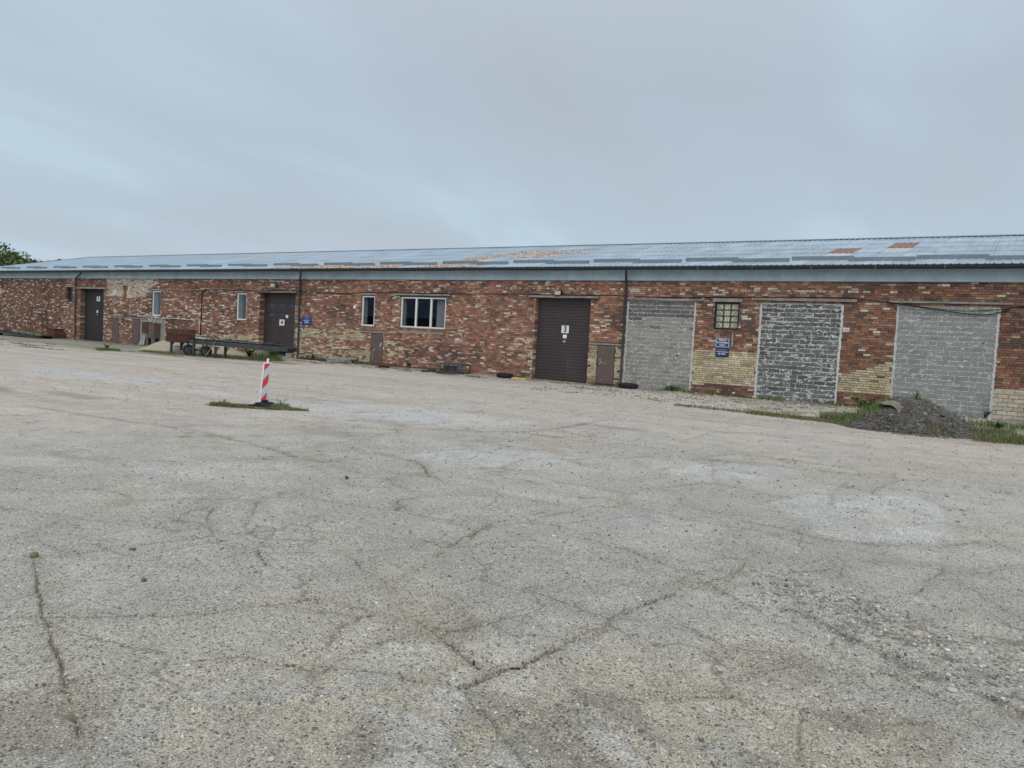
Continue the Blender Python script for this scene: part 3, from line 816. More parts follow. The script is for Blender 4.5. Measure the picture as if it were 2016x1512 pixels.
COURSE = .0765
r_ = 0
zrow = 0.0
random.seed(21)
while zrow < WTOP - .03:
    big = 3.60 <= zrow < 3.66       # course of double-height blocks above the gates
    h = COURSE * (1.8 if big else 1)
    z0, z1 = zrow + .0055, min(zrow + h - .0055, WTOP)
    zc = (z0 + z1) / 2
    headers = 3.74 < zc < 3.82
    blocks = [(o[0], o[1]) for o in OPEN if o[2] < zc < o[3]]
    lb = [(l[0], l[1]) for l in LINT if l[2] - .01 < zc < l[3] + .01]
    x = WX0 - random.random() * .2
    off = 0
    prev = None
    while x < WX1:
        L = .232 + random.uniform(-.014, .014)
        if random.random() < .24:
            L = .115
        if headers and -18.5 < x < -3:
            L = .115
        if zc < .88 and x > -.48:
            L = .262
        xa, xb = x, min(x + L - .012, WX1)
        x += L
        segs = [(xa, xb, False)]
        for (o0, o1) in blocks + lb:
            ns = []
            for (a, b, e_) in segs:
                if b <= o0 or a >= o1:
                    ns.append((a, b, e_)); continue
                if a < o0:
                    ns.append((a, o0, (o0, o1) in blocks))
                if b > o1:
                    ns.append((o1, b, (o0, o1) in blocks))
            segs = ns
        y_, c_, t_ = zone((xa + xb) / 2, zc)
        u = random.random()
        # runs of the same kind lie together in a course
        if prev in ('c', 'y') and random.random() < (.20 if prev == 'c' else .25):
            kind = prev if (prev == 'y' and y_ > .3) or (prev == 'c' and c_ > .04) else 'r'
        elif u < y_:
            kind = 'y'
        elif u < y_ + c_ * (.55 if c_ < .5 else 1):
            kind = 'c'
        else:
            kind = 'r'
        prev = kind
        if kind == 'y':
            col = random.choice(YEL)
        elif kind == 'c':
            col = random.choice(CRM)
        else:
            pn = float(vnoise(np.array([xa * .45]), np.array([zc * 1.2]), 5)[0])
            col = random.choice(RED)
            if random.random() < .10 + .12 * (pn > .6):
                col = random.choice(ORG)
            if pn < .3 and random.random() < .5:
                col = (.15, .09, .075)
            col = (col[0] * t_ * .94, col[1] * t_ * 1.03, col[2] * t_ * 1.02)
        if big and -13.2 < xa < 1:
            col = random.choice(ORG + RED[:5]) if random.random() > .12 else (.5, .47, .38)
        if headers and -18.5 < xa < -3 and random.random() < .38:
            col = random.choice(CRM)
        k_ = random.uniform(.84, 1.16)
        col = tuple(v * k_ for v in col)
        if -47.75 < xa < -47.4 and 2.85 < zc < 3.65:
            col = (.22, .09, .04)
        for a, b, e_ in segs:
            if b - a > .03:
                if zc < .88 and a > -.48:
                    pass
                g_ = .003 if kind == 'y' else 0
                add_brick(a, b, z0 + g_ + random.uniform(-.0015, .0015), z1 + random.uniform(-.0015, .0015), col, e_)
    if h == COURSE or True:
        zrow += h

# the courses of tall pale blocks at the right corner replace the thin ones there
BR = [b for b in BR if not (b[0] > -.49 and b[3] < .885)]
for j in range(7):
    zz = j * .126; x = -.475 if j % 2 else -.475
    first = True
    while x < WX1:
        L = .27 * (.5 if first and j % 2 else 1); first = False
        col = random.choice(((.50, .46, .37), (.46, .42, .33), (.53, .49, .41), (.43, .39, .30))); k_ = random.uniform(.8, 1.05)
        BR.append((x, x + L - .011, zz + .006, zz + .119, -random.random() * .006, .03, tuple(v * k_ for v in col)))
        x += L


def cdist(b):
    return math.hypot((b[0] + b[1]) / 2, D)


def vis(b):
    v = Rm.transposed() @ (Vector(((b[0] + b[1]) / 2, 0, (b[2] + b[3]) / 2)) - Vector(CAM))
    return v.z < 0 and abs(v.x / -v.z) < 1008 / 1515 and abs(v.y / -v.z) < 756 / 1515


score = sorted((i for i in range(len(BR)) if vis(BR[i]) and BR[i][1] - BR[i][0] > .1),
               key=lambda i: -(BR[i][1] - BR[i][0]) * (BR[i][3] - BR[i][2]) ** .5 / cdist(BR[i]) ** 2)[:296]
single = set(score)
mb = MB()
for i, b in enumerate(BR):
    if i not in single:
        mb.box(b[0], b[1], b[4], b[5] if b[5] > .1 else .02, b[2], b[3], b[6], back=False)
o = obj('brickwork', mb, M_brick, wh); o['kind'] = 'stuff'
brick_cache = {}
for i in score:
    b = BR[i]; L = b[1] - b[0]; H = b[3] - b[2]
    q = tuple(round(v / .025) * .025 for v in b[6]); key = (round(L / .03), round(H / .03), q, b[5] > .1)
    if key not in brick_cache:
        m2 = MB(); m2.box(-.5, .5, 0, 1, -.5, .5, tuple(max(v, .02) for v in q), back=False)
        me = to_mesh('brick', m2); me.materials.append(M_brick); brick_cache[key] = me
    inst('brick', brick_cache[key], wh, ((b[0] + b[1]) / 2, b[4], (b[2] + b[3]) / 2), (L, (b[5] if b[5] > .1 else .02) - b[4], H))

for i, (x0, x1, z0, z1, p) in enumerate(LINT):
    mb = MB(); n = max(2, int((x1 - x0) / .5))
    for k in range(n):   # slightly chipped lower edge
        a = x0 + (x1 - x0) * k / n; b = x0 + (x1 - x0) * (k + 1) / n
        mb.box(a, b, -p - random.uniform(0, .01), .3 if z0 > 3.3 else .05, z0 + random.uniform(0, .012), z1)
    obj('lintel', mb, M_conc, wh)

# ---- windows
def window(x0, x1, z0, z1, mull=(), label=None, fr=.065):
    w = MB(); yf = .05
    w.box(x0, x1, yf, yf + .07, z0, z0 + fr); w.box(x0, x1, yf, yf + .07, z1 - fr, z1)
    w.box(x0, x0 + fr, yf + .001, yf + .069, z0 + fr, z1 - fr); w.box(x1 - fr, x1, yf + .001, yf + .069, z0 + fr, z1 - fr)
    for m in mull:
        w.box(m - .045, m + .045, yf + .001, yf + .069, z0 + fr, z1 - fr)
    o = obj('window', w, M_frame, wh, label=label)
    edges = [x0 + fr] + [v for m in mull for v in (m - .045, m + .045)] + [x1 - fr]
    for k in range(0, len(edges), 2):
        g_ = MB(); g_.box(edges[k], edges[k + 1], yf + .03, yf + .036, z0 + fr, z1 - fr)
        obj('pane', g_, M_glass, o)
    r = MB()  # painted inner reveal behind the glass, seen at the left side
    r.box(x0 - .01, x0 + .008, yf + .072, .42, z0, z1); r.box(x1 - .008, x1 + .01, yf + .072, .42, z0, z1)
    r.box(x0, x1, yf + .072, .42, z0 - .01, z0 + .01); r.box(x0, x1, yf + .072, .42, z1 - .01, z1 + .01)
    obj('reveal', r, M_inner, o)
    s_ = MB(); s_.box(x0 - .04, x1 + .04, -.03, .049, z0 - .035, z0 - .003); obj('sill', s_, M_conc, o)
    return o


window(-44.53, -43.62, 1.87, 3.39, label='narrow white window above the electric cabinets')
window(-36.43, -35.60, 1.87, 3.35, label='narrow white window left of gate 4')
window(-26.90, -26.05, 1.88, 3.34, label='narrow white window left of the three-pane window')
wd = window(-24.38, -21.70, 1.90, 3.32, (-23.47, -22.58), label='wide white window with three panes')
c_ = MB()
n = 20
for k in range(n):
    a = -22.42 + k * .024; c_.poly([(a, .30 + .03 * (k % 2), 1.97), (a + .024, .30 + .03 * ((k + 1) % 2), 1.97), (a + .024, .30 + .03 * ((k + 1) % 2), 3.27), (a, .30 + .03 * (k % 2), 3.27)])
obj('curtain', c_, M_curtain, wd)
# small dark window at the far left: recessed black casement
w = MB(); x0, x1, z0, z1 = -54.63, -53.82, 2.52, 3.50
w.box(x0, x1, .15, .20, z0, z0 + .05); w.box(x0, x1, .15, .20, z1 - .05, z1); w.box(x0, x0 + .05, .151, .199, z0 + .05, z1 - .05); w.box(x1 - .05, x1, .151, .199, z0 + .05, z1 - .05)
w.box(-54.24, -54.2, .151, .199, z0 + .05, z1 - .05)
o = obj('window', w, M_gutter, wh, label='small dark window beside the leftmost downpipe'); g_ = MB(); g_.box(x0 + .05, x1 - .05, .17, .176, z0 + .05, z1 - .05); obj('pane', g_, M_darkglass, o)

# ---- the gridded window (three by four panes, cream fretwork behind)
x0, x1, z0, z1 = -9.26, -8.40, 2.40, 3.34
w = MB(); w.box(x0, x1, .06, .11, z0, z0 + .035); w.box(x0, x1, .06, .11, z1 - .035, z1); w.box(x0, x0 + .035, .061, .109, z0 + .035, z1 - .035); w.box(x1 - .035, x1, .061, .109, z0 + .035, z1 - .035)
gx = [x0 + .035 + (x1 - x0 - .07) * k / 3 for k in range(4)]; gzs = [z0 + .035 + (z1 - z0 - .07) * k / 4 for k in range(5)]
for a in gx[1:3]:
    w.box(a - .011, a + .011, .062, .108, z0 + .035, z1 - .035)
for a in gzs[1:4]:
    w.box(x0 + .035, x1 - .035, .064, .106, a - .011, a + .011)
gw = obj('window', w, M_black, wh, label='black gridded window with twelve dusty panes')
for i in range(3):
    for j in range(4):
        g_ = MB(); g_.box(gx[i] + (.011 if i else 0), gx[i + 1] - (.011 if i < 2 else 0), .085, .095, gzs[j] + (.011 if j else 0), gzs[j + 1] - (.011 if j < 3 else 0))
        obj('pane', g_, M_gpane, gw)
g_ = MB()
for i in range(3):
    for j in range(4):
        cx_ = (gx[i] + gx[i + 1]) / 2; cz_ = (gzs[j] + gzs[j + 1]) / 2
        if i == 1:
            for dx in (-.06, 0, .06):
                g_.box(cx_ + dx - .012, cx_ + dx + .012, .074, .083, cz_ - .075, cz_ + .07)
            g_.box(cx_ - .08, cx_ + .08, .070, .0735, cz_ - .085, cz_ - .07)
        else:
            s_ = 1 if i == 0 else -1
            g_.tube([(cx_ + s_ * .10 * math.cos(a) - s_ * .03, .077, cz_ - .07 + .12 * math.sin(a)) for a in np.linspace(0, 1.5, 6)], .014, 5)
            g_.tube([(cx_ + s_ * (.05 + .015 * math.cos(a)), .077, cz_ - .03 + .025 * math.sin(a)) for a in np.linspace(0, 5, 8)], .010, 5)
obj('fretwork', g_, M_orn, gw)
_b = MB(); _b.box(-9.27, -8.39, .3, .33, 2.39, 3.35); obj('backing_board', _b, M_dark, gw)

# ---- hatches (brown steel flaps at the cellar openings)
def hatch(x0, x1, z0, z1, label, chips=None, y=.0):
    d_ = MB(); d_.box(x0 + .03, x1 - .03, y - .012, y + .03, z0 + .02, z1 - .02)
    o = obj('hatch_door', d_, M_hatch, wh, label=label)
    f_ = MB(); f_.box(x0 + .002, x0 + .028, y + .002, .12, z0, z1); f_.box(x1 - .028, x1 - .002, y + .002, .12, z0, z1); f_.box(x0 + .028, x1 - .028, y + .004, .12, z1 - .018, z1)
    obj('frame', f_, M_iron, o)
    h_ = MB(); h_.box(x0 + .06, x0 + .10, y - .05, y - .013, (z0 + z1) / 2 - .05, (z0 + z1) / 2 + .05); obj('latch', h_, M_iron, o)
    if chips:
        c_ = MB()
        for (cx_, cz_, a, b) in chips:
            pts = []
            for k in range(9):
                t = 2 * math.pi * k / 9; rr = random.uniform(.6, 1.1)
                pts.append((cx_ + a * rr * math.cos(t), y - .0135, cz_ + b * rr * math.sin(t)))
            c_.poly(pts)
        obj('paint_chips', c_, M_chip, o)['kind'] = 'stuff'
    return o


hatch(-48.92, -48.08, 0, 1.59, 'plain brown steel hatch nearest to gate 5')
hatch(-46.62, -45.76, 0, 1.61, 'brown steel hatch beside the electric cabinets')
hatch(-26.18, -25.38, .06, 1.55, 'brown hatch with a big white scrape under the narrow window',
      [(-25.55, .97, .05, .07), (-25.52, 1.04, .06, .09), (-26.0, .70, .02, .03), (-25.96, .75, .02, .03), (-25.92, .8, .02, .03), (-26.02, .55, .015, .04), (-26.02, .42, .015, .04), (-26.03, .30, .015, .03), (-25.8, .2, .03, .02), (-25.5, .2, .02, .02)])
hatch(-13.94, -13.15, .03, 1.57, 'brown hatch with flaked lock, right of gate 3',
      [(-13.78, .98, .035, .03), (-13.76, .9, .04, .02), (-13.7, .87, .03, .015), (-13.62, .86, .02, .012), (-13.55, .85, .02, .01), (-13.80, .82, .02, .03), (-13.4, .25, .015, .01), (-13.7, .2, .02, .01), (-13.25, 1.5, .02, .01)])

# grey render round the cabinets
_b = MB(); _b.box(-45.73, -43.11, .006, .06, 0, 1.71); obj('render_patch', _b, M_plaster, wh)
_b = MB(); _b.box(-24.5, -21.74, -.012, .012, 1.66, 1.74); obj('cement_band', _b, M_plaster, wh)

# ---- gate 3: roller door with slats
x0, x1, z1 = -16.93, -14.34, 3.38
d_ = MB(); d_.box(x0, x0 + .09, .22, .33, 0.02, z1); d_.box(x1 - .09, x1, .22, .33, 0.02, z1); d_.box(x0 + .09, x1 - .09, .222, .33, z1 - .21, z1)
g3 = obj('gate', d_, M_door, wh, label='brown roller gate marked 3')
sl = MB(); H = .1265
for pz in range(1):
    prof = [(0, 0.006), (.003, .012), (-.001, .02), (-.003, .06), (-.003, .10), (0, H - .003), (.02, H - .003), (.02, .006)]
    b = len(sl.v)
    sl.prism([(p[0], p[1]) for p in prof], 'x', -.5, .5)
slme = to_mesh('slat', sl); slme.materials.append(M_door)
k = 0
while .02 + (k + 1) * H < z1 - .12:
    inst('slat', slme, g3, ((x0 + x1) / 2, .25, .02 + k * H), (x1 - x0 - .18, 1, 1)); k += 1
# ---- gate 4: sectional door with six small panes, set on a raised sill
x0, x1, z1 = -34.45, -31.65, 3.40
d_ = MB(); d_.box(x0, x0 + .06, .33, .45, .3, z1); d_.box(x1 - .06, x1, .33, .45, .3, z1)
g4 = obj('gate', d_, M_door, wh, label='dark sectional gate marked 4 with two rows of small panes')
zs = [.3 + (3.4 - .3) * j / 6 for j in range(7)]
for j in range(6):
    p = MB(); p.box(x0 + .06, x1 - .06, .35, .40, zs[j] + .006, zs[j + 1] - .006)
    for q in range(1, 4):
        zz = zs[j] + (zs[j + 1] - zs[j]) * q / 4
        p.box(x0 + .07, x1 - .07, .344, .349, zz - .012, zz + .012)
    obj('door_section', p, M_door, g4)
for (zz) in (2.73, 2.24):
    for xx in (-33.83, -32.97, -32.16):
        f_ = MB(); f_.box(xx - .25, xx + .25, .335, .343, zz - .105, zz + .105); o = obj('pane', f_, M_darkglass, g4)
_b = MB(); _b.box(x0, x1, .05, .9, 0, .05); _b.box(x0 + .02, x0 + .35, -.15, .5, 0, .27); _b.box(x1 - .42, x1 - .02, -.15, .5, 0, .25); obj('loading_sill', _b, M_conc, wh)
_b = MB(); _b.box(x0 + .36, x1 - .43, .9, .95, .0, .4); obj('sill_recess', _b, M_dark, wh)
# ---- gate 5: plain steel leaf
x0, x1, z1 = -52.79, -49.93, 3.42
d_ = MB(); d_.box(x0 + .03, x1 - .03, .33, .38, .03, z1 - .03)
g5 = obj('gate', d_, M_door5, wh, label='plain dark steel gate marked 5')
f_ = MB(); f_.box(x0, x0 + .03, .31, .42, 0, z1); f_.box(x1 - .03, x1, .31, .42, 0, z1); f_.box(x0 + .03, x1 - .03, .311, .42, z1 - .03, z1); obj('frame', f_, M_iron, g5)
for xx in (-51.9, -51.0):
    f_ = MB(); f_.box(xx - .006, xx + .006, .322, .329, .05, z1 - .05); obj('seam_strip', f_, M_iron, g5)
# plinth strip, thin dark foot of the wall
_b = MB(); x = WX0
while x < WX1:
    a = x; b = x + 2.0; x = b
    if any(o_[0] - .05 < b and o_[1] + .05 > a and o_[2] < .05 for o_ in OPEN[:2] + OPEN[4:5] + OPEN[7:11]):
        continue
    _b.box(a, b - .01, -.035, .01, -.05, .035)
obj('plinth', _b, M_conc, wh)

# ---- fascia
fa = MB(); fa.box(WX0, WX1, -.038, -.02, WTOP - .005, 4.56)
fo = obj('fascia', fa, M_fascia, wh)
xs = [-70.2]
while xs[-1] < WX1:
    xs.append(xs[-1] + (1.9 if xs[-1] < -25.5 else 3.05 if xs[-1] < -12 else 3.9))
for a, b in zip(xs[:-1], xs[1:]):
    b = min(b, WX1 + .2)
    p = MB(); zt, zb = 4.565, WTOP - .02
    mz_ = (zt + zb) / 2 + .02
    pr = [(-.040, zb), (-.052, zb), (-.056, zb + .02), (-.050, zb + .024), (-.050, mz_ - .012), (-.045, mz_), (-.050, mz_ + .012), (-.050, zt), (-.040, zt)]
    p.prism(pr, 'x', a, b - .007)
    obj('fascia_panel', p, M_fascia, fo)
tr_ = MB(); tr_.box(WX0 - .1, WX1 + .1, -.066, -.057, WTOP - .022, WTOP - .008); obj('drip_edge', tr_, M_guard, fo)

# ---- gutter (open half round) with brackets
gu = MB(); yc, zc = -.545, 4.575; R = .10; n = 8
xs_ = list(np.arange(WX0 - .5, WX1 + .6, 2.0))
base = 0
for xi in xs_:
    sag = .008 * math.sin(xi * .9) + .005 * math.sin(xi * 2.3)
    for k in range(n + 1):
        a = math.pi + math.pi * k / n; gu.v.append((xi, yc + R * math.cos(a), zc + sag + R * 1.0 * math.sin(a)))
    for k in range(n + 1):
        a = 2 * math.pi - math.pi * k / n; gu.v.append((xi, yc + (R - .007) * math.cos(a), zc + sag + (R - .007) * math.sin(a)))
nn = 2 * (n + 1)
for i in range(len(xs_) - 1):
    for k in range(nn):
        k2 = (k + 1) % nn
        gu.f.append((i * nn + k, i * nn + k2, (i + 1) * nn + k2, (i + 1) * nn + k)); gu.c.append((1, 1, 1))
go = obj('gutter', gu, M_gutter, wh)
lip = MB(); lip.tube([(xi, yc - R, zc + .008 * math.sin(xi * .9) + .005 * math.sin(xi * 2.3)) for xi in xs_], .009, 6); obj('rim', lip, M_gutter, go)
for xi in np.arange(-68.3, WX1, 1.95):
    s_ = MB()
    s_.tube([(xi, yc + (R + .004) * math.cos(a), zc + (R + .004) * math.sin(a)) for a in np.linspace(math.pi, 2 * math.pi, 7)], .006, 4)
    obj('gutter_bracket', s_, M_galv if abs(xi + 6.0) < 4.2 else M_gutter, go)

# ---- downpipes
def downpipe(x, xo, label):
    zt = 4.50
    p = MB(); p.tube([(xo, yc, zt + .02), (xo, yc, zt - .08), (xo + (x - xo) * .25, -.42, zt - .2), (x, -.14, 4.10), (x, -.10, 3.98), (x, -.10, 2.4), (x, -.10, .16), (x, -.16, .07)], .046, 12)
    o = obj('downpipe', p, M_gutter, wh, smooth=True, label=label)
    for z_ in (3.6, 2.5, 1.3, .4):
        c_ = MB(); c_.tube([(x, -.10, z_ - .018), (x, -.10, z_ + .018)], .054, 12); c_.box(x - .015, x + .015, -.06, .0, z_ - .012, z_ + .012); obj('pipe_clamp', c_, M_gutter, o)
    return o


downpipe(-53.25, -51.8, 'leftmost downpipe, left of gate 5')
downpipe(-31.22, -30.7, 'downpipe right of gate 4')
downpipe(-12.80, -12.64, 'downpipe beside the lightest block filling')

# ---- roof
SL = math.atan2(2.28, 10.45); LEN = math.hypot(2.28, 10.45)
roof_o = MB(); RX0, RX1 = -70.5, 12.5


def rp(x, s_, h=0):
    return (x, -.45 + s_ * math.cos(SL) - h * math.sin(SL), 4.62 + s_ * math.sin(SL) + h * math.cos(SL))


roof_o.poly([rp(RX0, .02, -.03), rp(RX1, .02, -.03), rp(RX1, LEN, -.03), rp(RX0, LEN, -.03)])
roof_o.poly([(RX0, 10, 6.9), (RX1, 10, 6.9), (RX1, 21, 4.5), (RX0, 21, 4.5)])
roof_o.poly([rp(RX0, .02, -.05), rp(RX1, .02, -.05), (RX1, -.03, 4.56), (RX0, -.03, 4.56)])
ro = obj('roof', roof_o, M_iron, wh)
SW = .90


def sheet_mb(w, L):
    m = MB(); pts = []
    for k in range(4):
        xx = w * (k + .5) / 4
        pts += [(xx - .032, 0), (xx - .014, .021), (xx + .014, .021), (xx + .032, 0)]
    pts = [(.004, .004)] + pts + [(w - .004, .004)]
    b = 0
    for y_, hh in ((0, .022), (L, 0.0)):
        m.v += [(p[0], y_, p[1] + hh) for p in pts]
    n = len(pts)
    for k in range(n - 1):
        m.f.append((k, k + 1, n + k + 1, n + k)); m.c.append((1, 1, 1))
    m.v += [(p[0], 0, p[1] + .001) for p in pts]
    for k in range(n - 1):
        m.f.append((2 * n + k + 1, 2 * n + k, k, k + 1)); m.c.append((1, 1, 1))
    return m


ROWS = [(-.04, 2.12), (2.06, 4.12), (4.06, 6.03), (5.97, 8.05), (7.98, 10.05), (9.98, LEN)]
smesh = {}
for ri, (s0, s1) in enumerate(ROWS):
    m0 = sheet_mb(SW, s1 - s0)
    for mk, mm in (('z', M_roof), ('r', M_roof_rust), ('f', M_roof_flake), ('p', M_roof_pale)):
        me = to_mesh('roof_sheet', m0); me.materials.append(mm); smesh[(ri, mk)] = me
far = MB(); farv = []
nsheet = 0
x = -6.25 - SW * 72
while x < RX1 - .3:
    xa = x; x += SW
    if xa < RX0 - .1:
        continue
    for ri, (s0, s1) in enumerate(ROWS):
        mk = 'z'
        sm = (s0 + s1) / 2; xm = xa + SW / 2
        if abs(xm + 5.8) < .5 and ri == 2: mk = 'r'
        if abs(xm + 4.0) < .5 and ri == 3: mk = 'r'
        if abs(xm + 5.8) < .5 and ri == 1: mk = 'p'
        if abs(xm + 4.0) < .5 and ri == 2: mk = 'p'
        if -22.9 < xm < -18.2 and ri == 3 or -21.0 < xm < -19.2 and ri == 2: mk = 'f'
        if -23.2 < xm < -21.6 and ri in (0, 1, 2): mk = 'f'
        if -33.2 < xm < -24 and ri == 0 and int(xm * 10) % 3: mk = 'f'
        if ri == 0 and -21.5 < xm < -19.5: mk = 'f'
        p = rp(xa, s0, .0)
        if -45.5 < xa < .3 or mk != 'z':
            inst('roof_sheet', smesh[(ri, mk)], ro, (p[0], p[1], p[2] + random.uniform(0, .004)), (1, 1, 1), (SL, 0, 0)); nsheet += 1
        else:
            m0 = sheet_mb(SW, s1 - s0); b = len(far.v)
            far.v += [rp(xa + v[0], s0 + v[1], v[2]) for v in m0.v]
            far.f += [tuple(b + i for i in f) for f in m0.f]; far.c += m0.c
o = obj('roof_sheeting', far, M_roof, ro); o['kind'] = 'stuff'
rc = MB(); rc.prism([(9.75, 6.90), (10, 6.965), (10.25, 6.90), (10.25, 6.885), (10, 6.945), (9.75, 6.885)], 'x', RX0 - .05, RX1 + .05); obj('ridge_cap', rc, M_guard, ro)
rc = MB()
a, b = rp(RX0 + .02, 0, .03), rp(RX0 + .02, LEN, .03); rc.obox(a, b, .12, .05); obj('verge_trim', rc, M_guard, ro)
# snow guards: upper and lower strip in turn
x = -6.93 - 3.96 * 16
while x < 9:
    for (xa, xb, s_) in ((x, x + 2.05, 1.47), (x + 1.97, x + 4.0, .98)):
        if xb < RX0:
            continue
        g_ = MB()
        q0, q1 = rp(xa, s_, .02), rp(xb, s_, .02)
        g_.v += [q0, q1, (q1[0], q1[1], q1[2] + .135), (q0[0], q0[1], q0[2] + .135), (q0[0], q0[1] + .012, q0[2]), (q1[0], q1[1] + .012, q1[2]), (q1[0], q1[1] + .05, q1[2] + .145), (q0[0], q0[1] + .05, q0[2] + .145)]
        g_.f += [(0, 1, 2, 3), (4, 7, 6, 5), (3, 2, 6, 7), (1, 5, 6, 2), (0, 3, 7, 4), (0, 4, 5, 1)]; g_.c += [(1, 1, 1)] * 6
        q = MB()
        so_ = obj('snow_guard', g_, M_guard, ro)
        for xx in (xa + .1, (xa + xb) / 2, xb - .1):
            p0, p1 = rp(xx, s_ + .01, .02), rp(xx, s_ + .22, .03)
            q.obox((p0[0], p0[1] + .03, p0[2] + .1), p1, .03, .01)
        if -30 < xa < 1:
            obj('brace', q, M_guard, so_)
    x += 3.96

# small bits fixed on the wall
_b = MB(); _b.box(-38.02, -37.67, -.012, .01, 2.28, 2.53); v_ = obj('vent_grille', _b, M_iron, wh)
for k in range(5):
    s_ = MB(); s_.box(-37.98, -37.71, -.02, -.013, 2.32 + k * .04, 2.34 + k * .04); obj('louvre', s_, M_conc, v_)
_b = MB(); _b.box(-8.57, -8.53, -.022, .0, 1.77, 2.24); obj('batten', _b, M_woodgrey, wh)
_b = MB(); _b.box(-47.6, -47.5, -.10, .0, 3.6, 3.66); obj('iron_stub', _b, M_iron, wh)

print('warehouse bricks', len(BR), 'sheets', nsheet)


# ------------------------------------------------------------------ block fillings of three former gateways
def block_mat(name, base, mort, smear, vary):
    m = bpy.data.materials.new(name); m.use_nodes = True; t = m.node_tree; t.nodes.clear()
    out = N(t, 'ShaderNodeOutputMaterial'); b = N(t, 'ShaderNodeBsdfPrincipled'); t.links.new(b.outputs[0], out.inputs[0])
    b.inputs['Roughness'].default_value = .95; b.inputs['Specular IOR Level'].default_value = .2
    g = N(t, 'ShaderNodeNewGeometry')

    def noise(sc, det, ro=.6, s3=None):
        n = N(t, 'ShaderNodeTexNoise'); n.inputs['Scale'].default_value = sc; n.inputs['Detail'].default_value = det; n.inputs['Roughness'].default_value = ro
        if s3:
            q = N(t, 'ShaderNodeMapping'); q.inputs['Scale'].default_value = s3; t.links.new(g.outputs['Position'], q.inputs[0]); t.links.new(q.outputs[0], n.inputs['Vector'])
        else:
            t.links.new(g.outputs['Position'], n.inputs['Vector'])
        return n.outputs['Fac']

    def mr(s_, a, b_, c, d):
        x = N(t, 'ShaderNodeMapRange'); x.inputs[1].default_value = a; x.inputs[2].default_value = b_; x.inputs[3].default_value = c; x.inputs[4].default_value = d; t.links.new(s_, x.inputs[0]); return x.outputs[0]
    oi = N(t, 'ShaderNodeObjectInfo'); base_ = N(t, 'ShaderNodeRGB'); base_.outputs[0].default_value = (*base, 1)

    def sc(c, f):
        s_ = N(t, 'ShaderNodeVectorMath', operation='SCALE'); t.links.new(c, s_.inputs[0]); t.links.new(f, s_.inputs['Scale']); return s_.outputs[0]
    cur = sc(base_.outputs[0], mr(oi.outputs['Random'], 0, 1, 1 - vary, 1 + vary))
    cur = sc(cur, mr(noise(40, 3), .3, .7, .8, 1.2)); cur = sc(cur, mr(noise(1.6, 4), .3, .7, .85, 1.15))
    thr = .68 - smear * .13
    mx_ = N(t, 'ShaderNodeMixRGB'); mx_.inputs[2].default_value = (*mort, 1)
    t.links.new(mr(noise(4.2, 5, .6, (1, 1, 1.9)), thr, thr + .05, 0, .85), mx_.inputs[0]); t.links.new(cur, mx_.inputs[1])
    t.links.new(mx_.outputs[0], b.inputs['Base Color'])
    bp = N(t, 'ShaderNodeBump'); bp.inputs['Strength'].default_value = .5; bp.inputs['Distance'].default_value = .006
    t.links.new(noise(45, 3), bp.inputs['Height']); t.links.new(bp.outputs[0], b.inputs['Normal'])
    return m


def block_shape(seed):
    r = random.Random(seed); m = MB(); pts = []
    n = 3
    for (a, b) in (((-.5, -.5), (.5, -.5)), ((.5, -.5), (.5, .5)), ((.5, .5), (-.5, .5)), ((-.5, .5), (-.5, -.5))):
        cnt = 6 if a[1] == b[1] else 2
        for k in range(cnt):
            t = k / cnt; pts.append((a[0] + (b[0] - a[0]) * t + r.uniform(-.02, .02) * (k > 0 or 1), a[1] + (b[1] - a[1]) * t + r.uniform(-.14, .04) * (1 if a[1] > 0 else -1) * (1 if a[1] == b[1] else .4)))
    m.prism([(p[0], p[1]) for p in pts], 'y', 0, 1)
    return m


BSH = [block_shape(s_) for s_ in range(10)]


